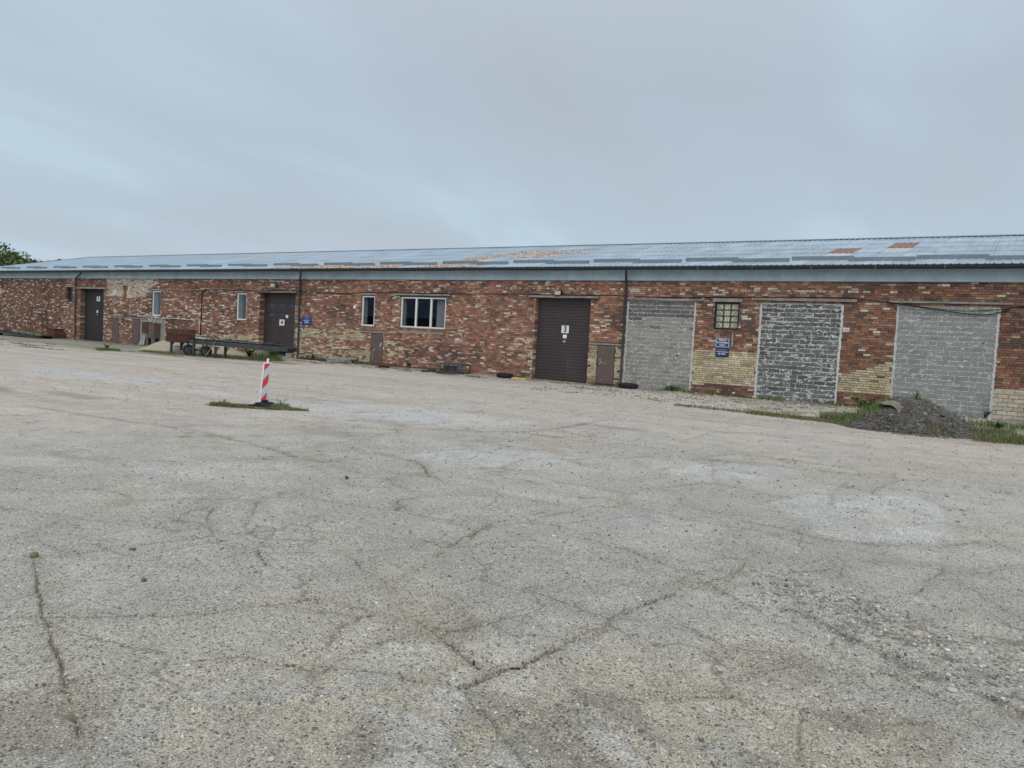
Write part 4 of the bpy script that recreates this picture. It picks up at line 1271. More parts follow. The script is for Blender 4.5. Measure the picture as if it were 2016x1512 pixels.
def infill(x0, x1, top, label, mats, mort, pick, seed):
    r = random.Random(seed)
    t = thing('block_infill', label, 'block wall', ((x0 + x1) / 2, .03, 0), 'grey block fillings of former gateways')
    b = MB(); nx = 24; nz = 30; yy = .022
    g = [[(x0 + .004 + (x1 - x0 - .008) * i / nx, yy + r.uniform(-.004, .004), top * j / nz) for i in range(nx + 1)] for j in range(nz + 1)]
    for j in range(nz):
        for i in range(nx):
            b.poly([g[j][i], g[j][i + 1], g[j + 1][i + 1], g[j + 1][i]])
    b.box(x0 + .004, x1 - .004, .05, .2, 0, top - .004)
    for xe, sg in ((x0, -1), (x1, 1)):     # mortar squeezed raggedly over the old jambs
        zz_ = np.arange(0.0, top - .02, .045); a_ = [xe + sg * r.choice((.0, .004, .012, .02, .035)) * r.uniform(.4, 1.2) for _ in zz_]; i_ = [xe - sg * r.uniform(.035, .085) for _ in zz_]
        for k in range(len(zz_) - 1):
            b.poly([(i_[k], -.011, zz_[k]), (a_[k], -.0095, zz_[k]), (a_[k + 1], -.0095, zz_[k + 1]), (i_[k + 1], -.011, zz_[k + 1])])
            b.poly([(i_[k], -.011, zz_[k]), (i_[k + 1], -.011, zz_[k + 1]), (i_[k + 1], .03, zz_[k + 1]), (i_[k], .03, zz_[k])])
            b.poly([(a_[k], -.0095, zz_[k]), (a_[k + 1], -.0095, zz_[k + 1]), (a_[k + 1], .01, zz_[k + 1]), (a_[k], .01, zz_[k])])
    for _k in range(70 if len(mats) == 1 and x1 < -4 else 40):   # dabs of mortar left on the block faces
        cx_, cz_ = r.uniform(x0 + .1, x1 - .1), round(r.uniform(.1, top - .12) / .152) * .152 + r.uniform(-.02, .02); rw, rh = r.uniform(.03, .12), r.uniform(.015, .045)
        n_ = 9; ring = [(cx_ + rw * r.uniform(.5, 1.1) * math.cos(2 * math.pi * q / n_), .0065, cz_ + rh * r.uniform(.5, 1.2) * math.sin(2 * math.pi * q / n_)) for q in range(n_)]
        b.poly(ring)
        for q in range(n_):
            p_, q_ = ring[q], ring[(q + 1) % n_]; b.poly([p_, q_, (q_[0], .02, q_[2]), (p_[0], .02, p_[2])])
    obj('mortar', b, mort, t)
    meshes = {}
    for k, m in enumerate(mats):
        for s_, sh in enumerate(BSH):
            me = to_mesh('block', sh); me.materials.append(m); meshes[(k, s_)] = me
    L, Hc = .385, .152; j = 0; z = .012
    while z + Hc < top + .03:
        x = x0 + .05 - (r.uniform(.16, .22) if j % 2 else r.uniform(-.01, .02))
        while x < x1 - .06:
            a = max(x, x0 + .045); bq = min(x + L - .018 + r.uniform(-.012, .008), x1 - .05)
            if bq - a > .07:
                zt = min(z + Hc - .013, top - .02)
                o = inst('block', meshes[(pick(j, (a + bq) / 2, r), r.randrange(len(BSH)))], t, ((a + bq) / 2, .012 + r.uniform(-.003, .003), (z + zt) / 2), (bq - a, .03, zt - z), (0, r.uniform(-.006, .006), 0))
            x += L
        z += Hc; j += 1
    return t


mA = block_mat('block_mid', (.255, .25, .24), (.50, .49, .465), .72, .12)
mA2 = block_mat('block_dark_top', (.13, .13, .13), (.50, .49, .47), .30, .15)
mB = block_mat('block_charcoal', (.118, .122, .122), (.52, .52, .50), .95, .3)
mC = block_mat('block_grey', (.235, .245, .24), (.46, .47, .455), .78, .10)
mM1 = mat('mortar_pale', (.47, .46, .435), rough=.95, var=.15, vscale=3, fine=30, finevar=.15, bump=.6, bdist=.01)
mM2 = mat('mortar_white', (.52, .52, .50), rough=.95, var=.15, vscale=3, fine=30, finevar=.15, bump=.6, bdist=.01)
mM3 = mat('mortar_grey', (.46, .47, .455), rough=.95, var=.15, vscale=3, fine=30, finevar=.15, bump=.6, bdist=.01)
infill(-12.74, -9.99, 3.36, 'light grey block filling between the downpipe and the gridded window', [mA, mA2], mM1, lambda j, x, r: 1 if (j >= 18 or (j == 17 and x < -12.2) or (j in (15,) and r.random() < .5)) else 0, 3)
infill(-7.63, -4.91, 3.38, 'dark charcoal block filling smeared with white mortar', [mB], mM2, lambda j, x, r: 0, 4)
infill(-3.28, -.48, 3.38, 'grey block filling behind the soil mound', [mC], mM3, lambda j, x, r: 0, 5)


# ------------------------------------------------------------------ signs and plates
def text(name, s_, size, x, y, z, m, parent, sx=1.0, bold=0.0):
    cu = bpy.data.curves.new(name, 'FONT'); cu.body = s_; cu.size = size; cu.align_x = 'CENTER'; cu.align_y = 'CENTER'; cu.extrude = .002; cu.offset = bold
    cu.resolution_u = 4
    tmp = bpy.data.objects.new('tmp', cu); COL.objects.link(tmp)
    me = bpy.data.meshes.new_from_object(tmp.evaluated_get(bpy.context.evaluated_depsgraph_get()))
    bpy.data.objects.remove(tmp); bpy.data.curves.remove(cu)
    me.materials.clear(); me.materials.append(m)
    o = bpy.data.objects.new(name, me); COL.objects.link(o); o.parent = parent
    o.location = Vector((x, y, z)) - worldloc(parent); o.rotation_euler = (math.pi / 2, 0, 0); o.scale = (sx, 1, 1)
    return o


def dashes(name, x0, x1, z, h, m, parent, y, seed=0):
    r = random.Random(seed); b = MB(); x = x0
    while x < x1:
        w = r.uniform(.008, .02); b.box(x, min(x + w, x1), y - .002, y, z - h / 2, z + h / 2); x += w + r.uniform(.005, .012)
    return obj(name, b, m, parent)


def plate(name, x0, x1, z0, z1, y, m, label, cat, th=.012, group=None):
    t = thing(name, label, cat, ((x0 + x1) / 2, y, z0), group)
    b = MB(); b.box(x0, x1, y - th, y - .001, z0, z1); obj('board', b, m, t)
    return t


t = plate('wall_sign', -9.14, -8.66, 1.735, 2.045, -.008, M_sign, 'upper blue sign with white capitals on the pier under the gridded window', 'sign')
b = MB(); yy = -.022
b.box(-9.14, -8.66, yy, -.0205, 2.030, 2.045); b.box(-9.14, -8.66, yy, -.0205, 1.735, 1.75); b.box(-9.14, -9.125, yy, -.0205, 1.75, 2.03); b.box(-8.675, -8.66, yy, -.0205, 1.75, 2.03)
obj('border', b, M_white, t)
text('lettering', 'PREKIŲ', .085, -8.90, -.023, 1.985, M_white, t, 1.0, .001); text('lettering', 'TIKRINIMO', .085, -8.90, -.023, 1.895, M_white, t, 1.0, .001); text('lettering', 'VIETA', .085, -8.90, -.023, 1.805, M_white, t, 1.0, .001)
t = plate('wall_sign', -9.14, -8.64, 1.38, 1.728, -.008, M_signd, 'lower navy sign with small white print, directly below the other sign', 'sign')
dashes('print', -9.08, -8.72, 1.655, .014, M_woodgrey, t, -.0205, 1); dashes('print', -9.06, -8.74, 1.615, .014, M_woodgrey, t, -.0205, 2); dashes('print', -9.11, -8.67, 1.565, .026, M_white, t, -.0205, 3)
text('lettering', 'LR 6063', .085, -8.90, -.023, 1.49, M_white, t, 1.0, .001)
t = plate('wall_sign', -31.08, -30.36, 1.77, 2.19, -.008, M_sign, 'bright blue sign between gate 4 and its downpipe side wall', 'sign')
t['label'] = 'bright blue square sign just right of the middle downpipe'
dashes('print', -30.98, -30.44, 2.12, .03, mat('pale_blue_print', (.12, .28, .55), rough=.5, bump=0), t, -.0205, 4)
dashes('print', -30.88, -30.60, 2.045, .02, M_woodgrey, t, -.0205, 5); dashes('print', -30.96, -30.52, 1.995, .025, M_white, t, -.0205, 6); dashes('print', -30.88, -30.58, 1.91, .05, M_white, t, -.0205, 7)

t = plate('number_plate', -15.75, -15.41, 1.98, 2.29, .236, M_white, 'white number plate reading 3 on the roller gate', 'number plate', group='number plates on the gates')
text('digit', '3', .33, -15.575, .222, 2.135, M_navy, t, .95, .010)
t = plate('notice', -15.67, -15.49, 1.77, 1.92, .236, M_white, 'small blank white notice below the number 3', 'notice')
t = plate('notice', -15.66, -15.53, 1.585, 1.685, .236, M_woodgrey, 'tiny grey pictogram notice, lowest on the roller gate', 'notice')
b = MB(); b.box(-15.63, -15.57, .222, .2235, 1.655, 1.668); b.box(-15.62, -15.60, .222, .2235, 1.605, 1.64); b.box(-15.585, -15.55, .222, .2235, 1.61, 1.625); obj('print', b, M_iron, t)
t = plate('number_plate', -33.22, -32.83, 1.68, 2.00, .338, M_white, 'white number plate reading 4 on the sectional gate', 'number plate', group='number plates on the gates')
text('digit', '4', .30, -33.02, .324, 1.84, M_navy, t, 1.15, .012)
t = plate('notice', -32.72, -32.54, 2.09, 2.25, .330, M_white, 'small white paper right above the number 4', 'notice')
t = plate('number_plate', -51.36, -50.97, 2.65, 2.96, .325, M_white, 'white number plate reading 5 on the dark gate', 'number plate', group='number plates on the gates')
text('digit', '5', .30, -51.165, .311, 2.80, M_navy, t, 1.25, .012)
t = plate('notice', -51.33, -51.18, 1.88, 2.05, .325, M_white, 'small white notice halfway down gate 5', 'notice')
for z_ in (2.2, 2.12, 1.74):
    b = MB(); b.box(-51.31, -51.2, .31, .324, z_, z_ + .06); obj('lock_plate', b, M_woodgrey, t) if z_ < 2.1 else None
t = plate('notice', -27.43, -27.27, 2.71, 2.84, -.008, M_white, 'small white plate on the bricks left of a narrow window', 'notice')


# ------------------------------------------------------------------ floodlights
def flood(x, z, label, m):
    t = thing('floodlight', label, 'floodlight', (x, -.02, z), 'floodlights above the gates')
    b = MB(); b.box(x - .17, x + .17, -.20, -.12, z - .10, z + .10); b.box(x - .14, x + .14, -.119, -.09, z - .07, z + .07); obj('housing', b, M_black if m else M_woodgrey, t)
    b = MB(); b.box(x - .135, x + .135, -.206, -.201, z - .075, z + .075); obj('lens', b, M_lampglass, t)
    b = MB(); b.obox((x - .19, -.14, z), (x - .19, -.02, z - .02), .02, .01); b.obox((x + .19, -.14, z), (x + .19, -.02, z - .02), .02, .01); b.box(x - .2, x + .2, -.022, -.002, z - .04, z); obj('bracket', b, M_black, t)


flood(-15.79, 3.60, 'black framed floodlight on the lintel of gate 3', True)
flood(-33.25, 3.78, 'grey floodlight above gate 4', False)


# ------------------------------------------------------------------ electric cabinets
def cabinet(x0, x1, z0, z1, dep, label, legx, tint):
    t = thing('electric_cabinet', label, 'electric cabinet', ((x0 + x1) / 2, -dep / 2, 0), 'electric cabinets on the wall')
    b = MB(); b.box(x0, x1, -dep, .0, z0, z1); b.box(x0 - .02, x1 + .02, -dep - .02, .0, z1, z1 + .03); obj('casing', b, M_hatch, t)
    b = MB(); b.box(x0 + .03, x1 - .03, -dep - .012, -dep - .001, z0 + .03, z1 - .03); d_ = obj('door', b, tint, t)
    b = MB(); b.box(x0 + .05, x0 + .09, -dep - .035, -dep - .013, (z0 + z1) / 2 - .05, (z0 + z1) / 2 + .05); obj('handle', b, M_black, d_)
    b = MB(); b.box(legx - .06, legx + .06, -.16, -.06, 0, z0); obj('cable_duct', b, M_black, t)


cabinet(-45.0, -44.48, .74, 1.43, .33, 'smaller brown electric cabinet with reddish door', -44.55, M_rust)
cabinet(-44.19, -43.56, .50, 1.39, .42, 'larger brown electric cabinet with its own duct', -43.75, M_hatch)
t = thing('plastic_sheet', 'crumpled pale plastic sheet leaning below the smaller cabinet', 'plastic sheet', (-45.2, -.1, 0))
b = MB(); r = random.Random(3)
g = [[(-45.55 + .55 * i / 6 + r.uniform(-.02, .02), -.06 - .10 * (1 - j / 6) + r.uniform(-.04, .02), .02 + .6 * j / 6 - .08 * abs(i - 3) / 3 * j / 6) for i in range(7)] for j in range(7)]
for j in range(6):
    for i in range(6):
        b.poly([g[j][i], g[j][i + 1], g[j + 1][i + 1], g[j + 1][i]])
for j in range(6):
    for i in range(6):
        b.poly([(p[0], p[1] + .006, p[2]) for p in (g[j][i], g[j + 1][i], g[j + 1][i + 1], g[j][i + 1])])
obj('folded_film', b, mat('pale_film', (.33, .33, .32), rough=.5, bump=.1), t)


# ------------------------------------------------------------------ cables and conduits
def smoothpts(P, n=6):
    out = []
    for i in range(len(P) - 1):
        p0 = Vector(P[max(i - 1, 0)]); p1 = Vector(P[i]); p2 = Vector(P[i + 1]); p3 = Vector(P[min(i + 2, len(P) - 1)])
        for k in range(n):
            t_ = k / n
            out.append(tuple(.5 * ((2 * p1) + (-p0 + p2) * t_ + (2 * p0 - 5 * p1 + 4 * p2 - p3) * t_ * t_ + (-p0 + 3 * p1 - 3 * p2 + p3) * t_ ** 3)))
    out.append(tuple(P[-1])); return out


def cable(P, r, m, name, label, cat, y=-.03, smooth=True):
    pts = [(p[0], p[2] if len(p) > 2 else y, p[1]) for p in P]
    b = MB(); b.tube(smoothpts(pts) if smooth else pts, r, 6)
    o = obj(name, b, m, loc=pts[0]); tag(o, label, cat); return o


cable([(-39.3, 3.50), (-38.0, 3.53), (-36.4, 3.50, -.05), (-34.6, 3.47, -.12), (-31.5, 3.52, -.12), (-31.1, 3.48, -.16), (-29.0, 3.44), (-28, 3.41), (-27.2, 3.47, -.05), (-25.8, 3.50, -.05), (-24.7, 3.50, -.09), (-21.4, 3.49, -.09), (-19.0, 3.52), (-17.3, 3.53, -.13), (-15.9, 3.52, -.13), (-13.9, 3.53, -.13), (-12.8, 3.52, -.16), (-11, 3.49, -.07), (-9.44, 3.534, -.05), (-7.95, 3.545, -.08), (-5.259, 3.575, -.08), (-4.647, 3.566, -.08), (-3.548, 3.438, -.09), (-2.114, 3.239, -.08), (-.969, 3.12, -.06), (-.3, 3.27, -.05), (.102, 3.384, -.03), (3.5, 3.42, -.03), (11.8, 3.45, -.03)],
      .016, M_black, 'cable', 'long black cable running along the wall above the gates, sagging at its right end', 'cable')
cable([(-3.60, 3.47, -.10), (-2.6, 3.33, -.08), (-1.498, 3.231, -.06), (-.454, 3.30, -.04), (.3, 3.42, -.03), (3, 3.46, -.03)], .010, M_black, 'cable', 'thinner black cable sagging just above the long cable at the right block filling', 'cable')
cable([(-44.6, 3.40 + .03), (-43.0, 3.50), (-40.5, 3.50), (-39.4, 3.49), (-38.1, 3.56), (-36.5, 3.545)], .010, M_hose, 'cable', 'pale thin cable between the two left narrow windows', 'cable')
cable([(-39.576, .90), (-39.55, 2.0), (-39.53, 3.15), (-39.49, 3.35), (-39.3, 3.47), (-38.9, 3.50)], .03, M_black, 'cable_duct', 'black vertical cable duct curving over at its top, left of gate 4', 'cable duct')
cable([(-46.734, 2.483), (-46.80, 2.35), (-46.87, 2.1), (-46.87, 1.92), (-46.75, 1.87), (-45.9, 1.84), (-45.206, 1.768), (-44.6, 1.78), (-43.9, 1.75), (-43.34, 1.735), (-42.0, 1.77), (-41.0, 1.735), (-40.378, 1.745), (-39.85, 1.80), (-39.73, 1.76), (-39.70, 1.5), (-39.68, .95)], .022, M_hose, 'conduit', 'wavy white conduit above the electric cabinets', 'conduit')
cable([(-45.3, 1.86), (-44.5, 1.88), (-44.1, 1.84), (-43.98, 1.72, -.05), (-43.98, 1.45, -.2)], .018, M_hose, 'conduit', 'short white conduit dropping into the larger cabinet', 'conduit', y=-.06)
cable([(-44.75, 1.72), (-44.35, 1.47, -.15)], .02, M_hose, 'conduit', 'short slanting white conduit above the smaller cabinet', 'conduit', y=-.05, smooth=False)
cable([(-26.47, 4.12), (-26.46, 3.9), (-26.45, 3.62)], .008, M_galv, 'conduit', 'thin pale wire running down from the fascia above a narrow window', 'wire')


# ------------------------------------------------------------------ belt conveyor with hopper
def turned(o, cx_, cy_, a, parent):
    q = Vector((cx_, cy_, 0)) - worldloc(parent); M = Matrix.Translation(q) @ Matrix.Rotation(a, 4, 'Z') @ Matrix.Translation(-q)
    o.data.transform(M)


def wheel(cx_, cy_, R, parent, w=.07):
    b = MB(); b.torus(cx_, cy_, R, R - w, w, 'y', 28, 10, squash=.85)
    o = obj('wheel', b, M_black, parent, smooth=True); turned(o, cx_, cy_, .75, parent)
    b = MB(); b.tube([(cx_, cy_ - .05, R), (cx_, cy_ + .05, R)], R - w * 1.7, 16); b.tube([(cx_, cy_ - .08, R), (cx_, cy_ + .08, R)], .05, 10); turned(obj('rim', b, M_steelblue, o), cx_, cy_, .75, parent)


cvY = -4.8
cv = thing('belt_conveyor', 'old dark belt conveyor on two wheels with rusty hopper, in front of gate 4', 'conveyor', (-31, cvY, 0))
def bz(x):   # belt frame height along its length
    return .83 - (x + 34.9) * .0065
b = MB()
for yy in (cvY - .27, cvY + .27):
    b.obox((-34.95, yy, bz(-34.95) - .14), (-26.2, yy, bz(-26.2) - .12), .05, .20)
obj('side_beam', b, M_steelblue, cv)
b = MB(); b.obox((-34.8, cvY, bz(-34.8) + .0), (-26.3, cvY, bz(-26.3) + .0), .44, .02); obj('belt', b, M_black, cv)
for yy in (cvY - .27, cvY + .27):
    b = MB(); b.tube([(-33.2, yy, bz(-33) + .14), (-32.3, yy, bz(-32) + .15), (-31.0, yy, bz(-31) + .06), (-26.4, yy, bz(-26.4) + .06)], .014, 6); obj('guard_rail', b, M_iron, cv)
    for xx in np.arange(-32.6, -26.3, 1.0):
        p = MB(); p.box(xx - .014, xx + .014, yy - .014, yy + .014, bz(xx) - .05, bz(xx) + .06); obj('rail_post', p, M_iron, cv)
for xx in np.arange(-34.6, -26.4, .8):
    p = MB(); p.tube([(xx, cvY - .24, bz(xx) - .05), (xx, cvY + .24, bz(xx) - .05)], .035, 8); obj('roller', p, M_iron, cv)
p = MB(); p.tube([(-26.3, cvY - .26, bz(-26.3) - .07), (-26.3, cvY + .26, bz(-26.3) - .07)], .07, 12); obj('end_roller', p, M_iron, cv)
p = MB(); p.box(-27.9, -27.2, cvY - .2, cvY + .2, bz(-27.5) + .02, bz(-27.5) + .12); obj('motor_cover', p, M_iron, cv)
# hopper
h = MB(); hx0, hx1 = -34.93, -33.24
h.v += [(hx0, cvY - .34, .98), (hx1, cvY - .34, .98), (hx1 - .02, cvY - .38, 1.23), (hx0 + .02, cvY - .38, 1.23), (hx0, cvY + .1, .98), (hx1, cvY + .1, .98), (hx1 - .02, cvY + .12, 1.23), (hx0 + .02, cvY + .12, 1.23)]
h.f += [(0, 1, 2, 3), (5, 4, 7, 6), (4, 0, 3, 7), (1, 5, 6, 2)]; h.c += [(1, 1, 1)] * 4
h.box(hx0 + .01, hx1 - .01, cvY - .33, cvY - .30, .70, .979); h.box(hx0 + .01, hx1 - .01, cvY + .06, cvY + .09, .70, .979)
h.box(hx0, hx0 + .03, cvY - .34, cvY + .1, .66, .979); h.box(hx1 - .03, hx1, cvY - .34, cvY + .1, .66, .979)
ho = obj('hopper', h, M_rust, cv)
for k in range(9):
    xx = hx0 + .1 + k * (hx1 - hx0 - .2) / 8; p = MB(); p.box(xx - .022, xx + .022, cvY - .375, cvY - .331, .72, .975); obj('rib', p, M_rust, ho)
p = MB(); p.box(hx0 - .04, hx1 + .04, cvY - .39, cvY - .30, .62, .70); p.box(hx0 - .02, hx1 + .02, cvY - .37, cvY - .345, .976, 1.0); p.box(hx0 - .04, hx1 + .04, cvY + .05, cvY + .12, .62, .70); obj('rim_beam', p, M_iron, ho)
p = MB(); p.obox((-33.2, cvY - .3, 1.14), (-32.45, cvY - .3, .93), .03, .03); obj('stay', p, M_iron, cv)
# legs and axle
for (xx, z_) in ((-34.6, .64), (-31.15, .52)):
    for yy in (cvY - .27, cvY + .27):
        p = MB(); p.box(xx - .05, xx + .05, yy - .04, yy + .04, 0, z_ + .02); p.box(xx - .09, xx + .09, yy - .07, yy + .07, 0, .012)
        p.obox((xx, yy, z_ - .02), (xx + .28, yy, z_ - .02), .05, .03); p.obox((xx + .02, yy, z_ - .22), (xx + .25, yy, z_ - .02), .04, .04); obj('leg', p, M_steelblue, cv)
p = MB()
p.obox((-34.5, cvY - .2, .36), (-33.4, cvY - .2, .46), .04, .04); p.obox((-33.4, cvY - .2, .46), (-32.3, cvY - .2, .22), .04, .04)
p.obox((-33.2, cvY - .3, .28), (-32.55, cvY - .3, .34), .03, .03); p.obox((-32.55, cvY - .3, .34), (-31.5, cvY - .3, .62), .04, .04); p.obox((-32.35, cvY - .3, .30), (-31.25, cvY - .3, .60), .04, .04)
p.obox((-33.3, cvY - .25, .64), (-33.3, cvY - .25, .25), .06, .06); p.obox((-32.1, cvY - .25, .66), (-32.2, cvY - .25, .25), .05, .05)
obj('chassis', p, M_iron, cv)
p = MB(); p.box(-32.78, -32.66, cvY - .38, cvY - .28, .05, .78); p.box(-32.88, -32.56, cvY - .45, cvY - .2, .0, .05); obj('jack_post', p, M_steelblue, cv)
p = MB(); p.tube([(-33.3, cvY - .16, .27), (-31.95, cvY - .16, .27)], .028, 8); obj('axle', p, M_iron, cv)
for xx in (-33.3, -31.95):
    wheel(xx, cvY - .2, .27, cv)
o = MB(); o.obox((-31.55, cvY - .55, .0), (-31.05, cvY - .36, .76), .035, .025)
tag(obj('wooden_stick', o, M_wood, loc=(-31.55, cvY - .55, 0)), 'pale stick leaning against the conveyor beside its right leg', 'stick')
for k, (xx, col) in enumerate(((-32.8, 0), (-32.45, 1))):
    o = MB(); o.box(xx - .1, xx + .13, -6.12, -5.98, 0.0, .07)
    tag(obj('concrete_piece', o, M_conc, loc=(xx, -6.05, 0)), ('pale concrete piece lying in front of the conveyor wheels' if k == 0 else 'second concrete piece, right of the first before the conveyor wheels'), 'concrete piece')

# left ramp conveyor
M_tan = mat('tan_board', (.26, .19, .13), rough=.9); M_ochre = mat('ochre_board', (.42, .30, .09), rough=.8); M_moss = mat('mossy_board', (.13, .17, .08), rough=.9)
rm = thing('belt_conveyor', 'dark ramp-like conveyor rising to the left edge of the picture', 'conveyor', (-57, -2.2, 0))
b = MB()
for yy in (-2.6, -1.7):
    b.obox((-65.5, yy, .58), (-52.9, yy, .09), .06, .24)
obj('side_beam', b, M_gutter, rm)
b = MB(); b.obox((-65.5, -2.15, .66), (-52.9, -2.15, .19), .84, .03); obj('deck', b, M_iron, rm)
for k in range(13):
    xx = -65.3 + k * 1.0; zz = .72 - (xx + 65.5) * .0395
    c_ = [M_rust, M_rust, M_tan, M_tan, M_rust, M_ochre, M_tan, M_tan, M_rust, M_tan, M_moss, M_moss, M_moss][min(12, k)]
    p = MB(); p.obox((xx, -2.67, zz + .06), (xx + .92, -2.67, zz + .06 - .0314), .03, .17); obj('side_board', p, c_, rm)
    p = MB(); p.box(xx - .03, xx + .03, -2.70, -2.64, zz - .1, zz + .15); obj('rail_post', p, M_gutter, rm)
b = MB(); b.tube([(-65.5, -2.64, .97), (-53.2, -2.64, .42)], .022, 6); obj('guard_rail', b, M_rust, rm)
b = MB(); b.box(-62.9, -62.7, -2.6, -1.7, 0, .45); b.box(-61.0, -59.5, -2.5, -1.8, 0, .30); obj('support', b, M_gutter, rm)
t = thing('steel_bin', 'small rusty brown bin at the foot of the ramp, left of the downpipe', 'bin', (-54.8, -.6, 0))
b = MB(); b.box(-55.3, -54.3, -.9, -.3, 0.02, .64); obj('body', b, M_rust, t)
b = MB(); b.box(-55.33, -54.27, -.93, -.27, .62, .66); obj('rim', b, M_iron, t)


# ------------------------------------------------------------------ heaps
def heap(name, label, cx_, cy_, rx, ry, H, m, colf, seed, n=90, rough=.05, sharp=1.0, cat='heap'):
    b = MB(); xs = np.linspace(-1.15, 1.15, n); X, Y = np.meshgrid(xs, xs)
    ang = np.arctan2(Y, X); rr = np.hypot(X, Y) * (1 + .10 * np.sin(ang * 3 + seed) + .06 * np.sin(ang * 5 + 2 * seed))
    wx = cx_ + X * rx; wy = cy_ + Y * ry
    z = H * np.clip(1 - rr, 0, None) ** sharp
    z = np.where(rr < 1, z * (1 + .25 * (fbm(wx * 1.6, wy * 1.6, 3, seed) - .5)) + (fbm(wx * 7, wy * 7, 4, seed + 3) - .5) * rough * np.clip((1 - rr) * 5, 0, 1), -.02 - (rr - 1) * .3)
    z = z - H * .12 * np.exp(-(rr / .22) ** 2)
    ok = rr < 1.04
    verts = np.stack([wx, wy, z], -1)
    b.v = [tuple(v) for v in verts.reshape(-1, 3)]
    for j in range(n - 1):
        for i in range(n - 1):
            if ok[j, i] and ok[j + 1, i + 1] and ok[j, i + 1] and ok[j + 1, i]:
                k = j * n + i; b.f.append((k, k + 1, k + n + 1, k + n)); b.c.append(colf(wx[j, i], wy[j, i], z[j, i]))
    def zf(px, py):
        i = int(round((((px - cx_) / rx) + 1.15) / 2.3 * (n - 1))); j = int(round((((py - cy_) / ry) + 1.15) / 2.3 * (n - 1)))
        return float(max(0., z[min(max(j, 0), n - 1), min(max(i, 0), n - 1)]))
    return b, zf


b, zf = heap('sand_heap', '', -36.3, -2.8, 4.0, 2.2, 1.25, M_sand, lambda x, y, z: (1, 1, 1), 2, 60, .06, 1.2)
o = obj('sand_heap', b, M_sand, loc=(-36.3, -2.8, 0), smooth=True); tag(o, 'pale yellow sand heap behind the conveyor hopper', 'sand heap')
o = MB(); o.obox((-40.4, -.75, .10), (-40.2, -.1, 1.05), .42, .05); tag(obj('wooden_board', o, M_wood, loc=(-40.4, -.7, 0)), 'greenish grey board leaning on the wall left of the conveyor', 'board')


def soilcol(x, y, z):
    k = random.uniform(.7, 1.3); g_ = float(vnoise(np.array([x * 2.]), np.array([y * 2.]), 8)[0])
    return (.075 * k + .035 * g_, .070 * k + .030 * g_, .063 * k + .026 * g_)


MX, MY = -2.02, -7.0
b, mzf = heap('soil_mound', '', MX, MY, 1.38, 1.75, .84, M_soil, soilcol, 5, 110, .16, .82)
mound = obj('soil_mound', b, M_soil, loc=(MX, MY, 0)); tag(mound, 'dark soil mound with weeds and rubble before the right block filling', 'soil mound')
t = thing('concrete_slab', 'curved pale concrete fragment lying on the soil mound', 'concrete fragment', (MX - .3, MY - .75, mzf(MX - .3, MY - .75)))
p = MB(); pr = [(-.24, .0), (-.12, .05), (.04, .06), (.16, .02), (.22, -.07), (.23, -.18), (.18, -.19), (.13, -.10), (.02, -.03), (-.12, -.03)]
zz = mzf(MX - .3, MY - .75) + .09
p.prism([(MX - .3 + a, zz + c) for a, c in pr], 'y', MY - .95, MY - .6); obj('fragment', p, mat('fragment_concrete', (.25, .23, .19), rough=.95, bump=.5), t)


# ------------------------------------------------------------------ stones
def ico(r, seed, flat=.7):
    rr = random.Random(seed); ph = (1 + 5 ** .5) / 2
    vs_ = [(-1, ph, 0), (1, ph, 0), (-1, -ph, 0), (1, -ph, 0), (0, -1, ph), (0, 1, ph), (0, -1, -ph), (0, 1, -ph), (ph, 0, -1), (ph, 0, 1), (-ph, 0, -1), (-ph, 0, 1)]
    fs = [(0, 11, 5), (0, 5, 1), (0, 1, 7), (0, 7, 10), (0, 10, 11), (1, 5, 9), (5, 11, 4), (11, 10, 2), (10, 7, 6), (7, 1, 8), (3, 9, 4), (3, 4, 2), (3, 2, 6), (3, 6, 8), (3, 8, 9), (4, 9, 5), (2, 4, 11), (6, 2, 10), (8, 6, 7), (9, 8, 1)]
    out = []
    for v in vs_:
        k = r / 1.902 * rr.uniform(.75, 1.2); out.append((v[0] * k, v[1] * k, v[2] * k * flat))
    return np.array(out), fs


ICO = [ico(1, s_) for s_ in range(12)]
SC = [(.38, .36, .32), (.46, .45, .42), (.30, .28, .25), (.16, .15, .14), (.24, .20, .16), (.55, .53, .49), (.20, .20, .20), (.34, .29, .22)]


def scatter(pts, name, label, zfun, kind='stuff', cols=SC):
    V = []; F = []; Cc = []; b = 0
    rr = random.Random(99)
    for (x, y, s_) in pts:
        vv, ff = ICO[rr.randrange(12)]
        a = rr.uniform(0, 6.28); ca, sa = math.cos(a), math.sin(a); st = rr.uniform(.8, 1.5)
        vx = vv[:, 0] * s_ * st; vy = vv[:, 1] * s_; vz = vv[:, 2] * s_
        V.append(np.stack([x + vx * ca - vy * sa, y + vx * sa + vy * ca, zfun(x, y) + s_ * .25 + vz], -1))
        F.append(np.array(ff) + b); b += 12
        c_ = rr.choice(cols); k = rr.uniform(.8, 1.2); Cc += [[v * k for v in c_] + [1]] * 20
    V = np.concatenate(V); F = np.concatenate(F)
    me = bpy.data.meshes.new(name); me.from_pydata(V.tolist(), [], F.tolist())
    at = me.attributes.new('Col', 'FLOAT_COLOR', 'FACE'); at.data.foreach_set('color', np.array(Cc, np.float32).ravel())
    me.materials.append(M_stone); o = bpy.data.objects.new(name, me); COL.objects.link(o)
    tag(o, label, 'gravel', kind=kind); return o


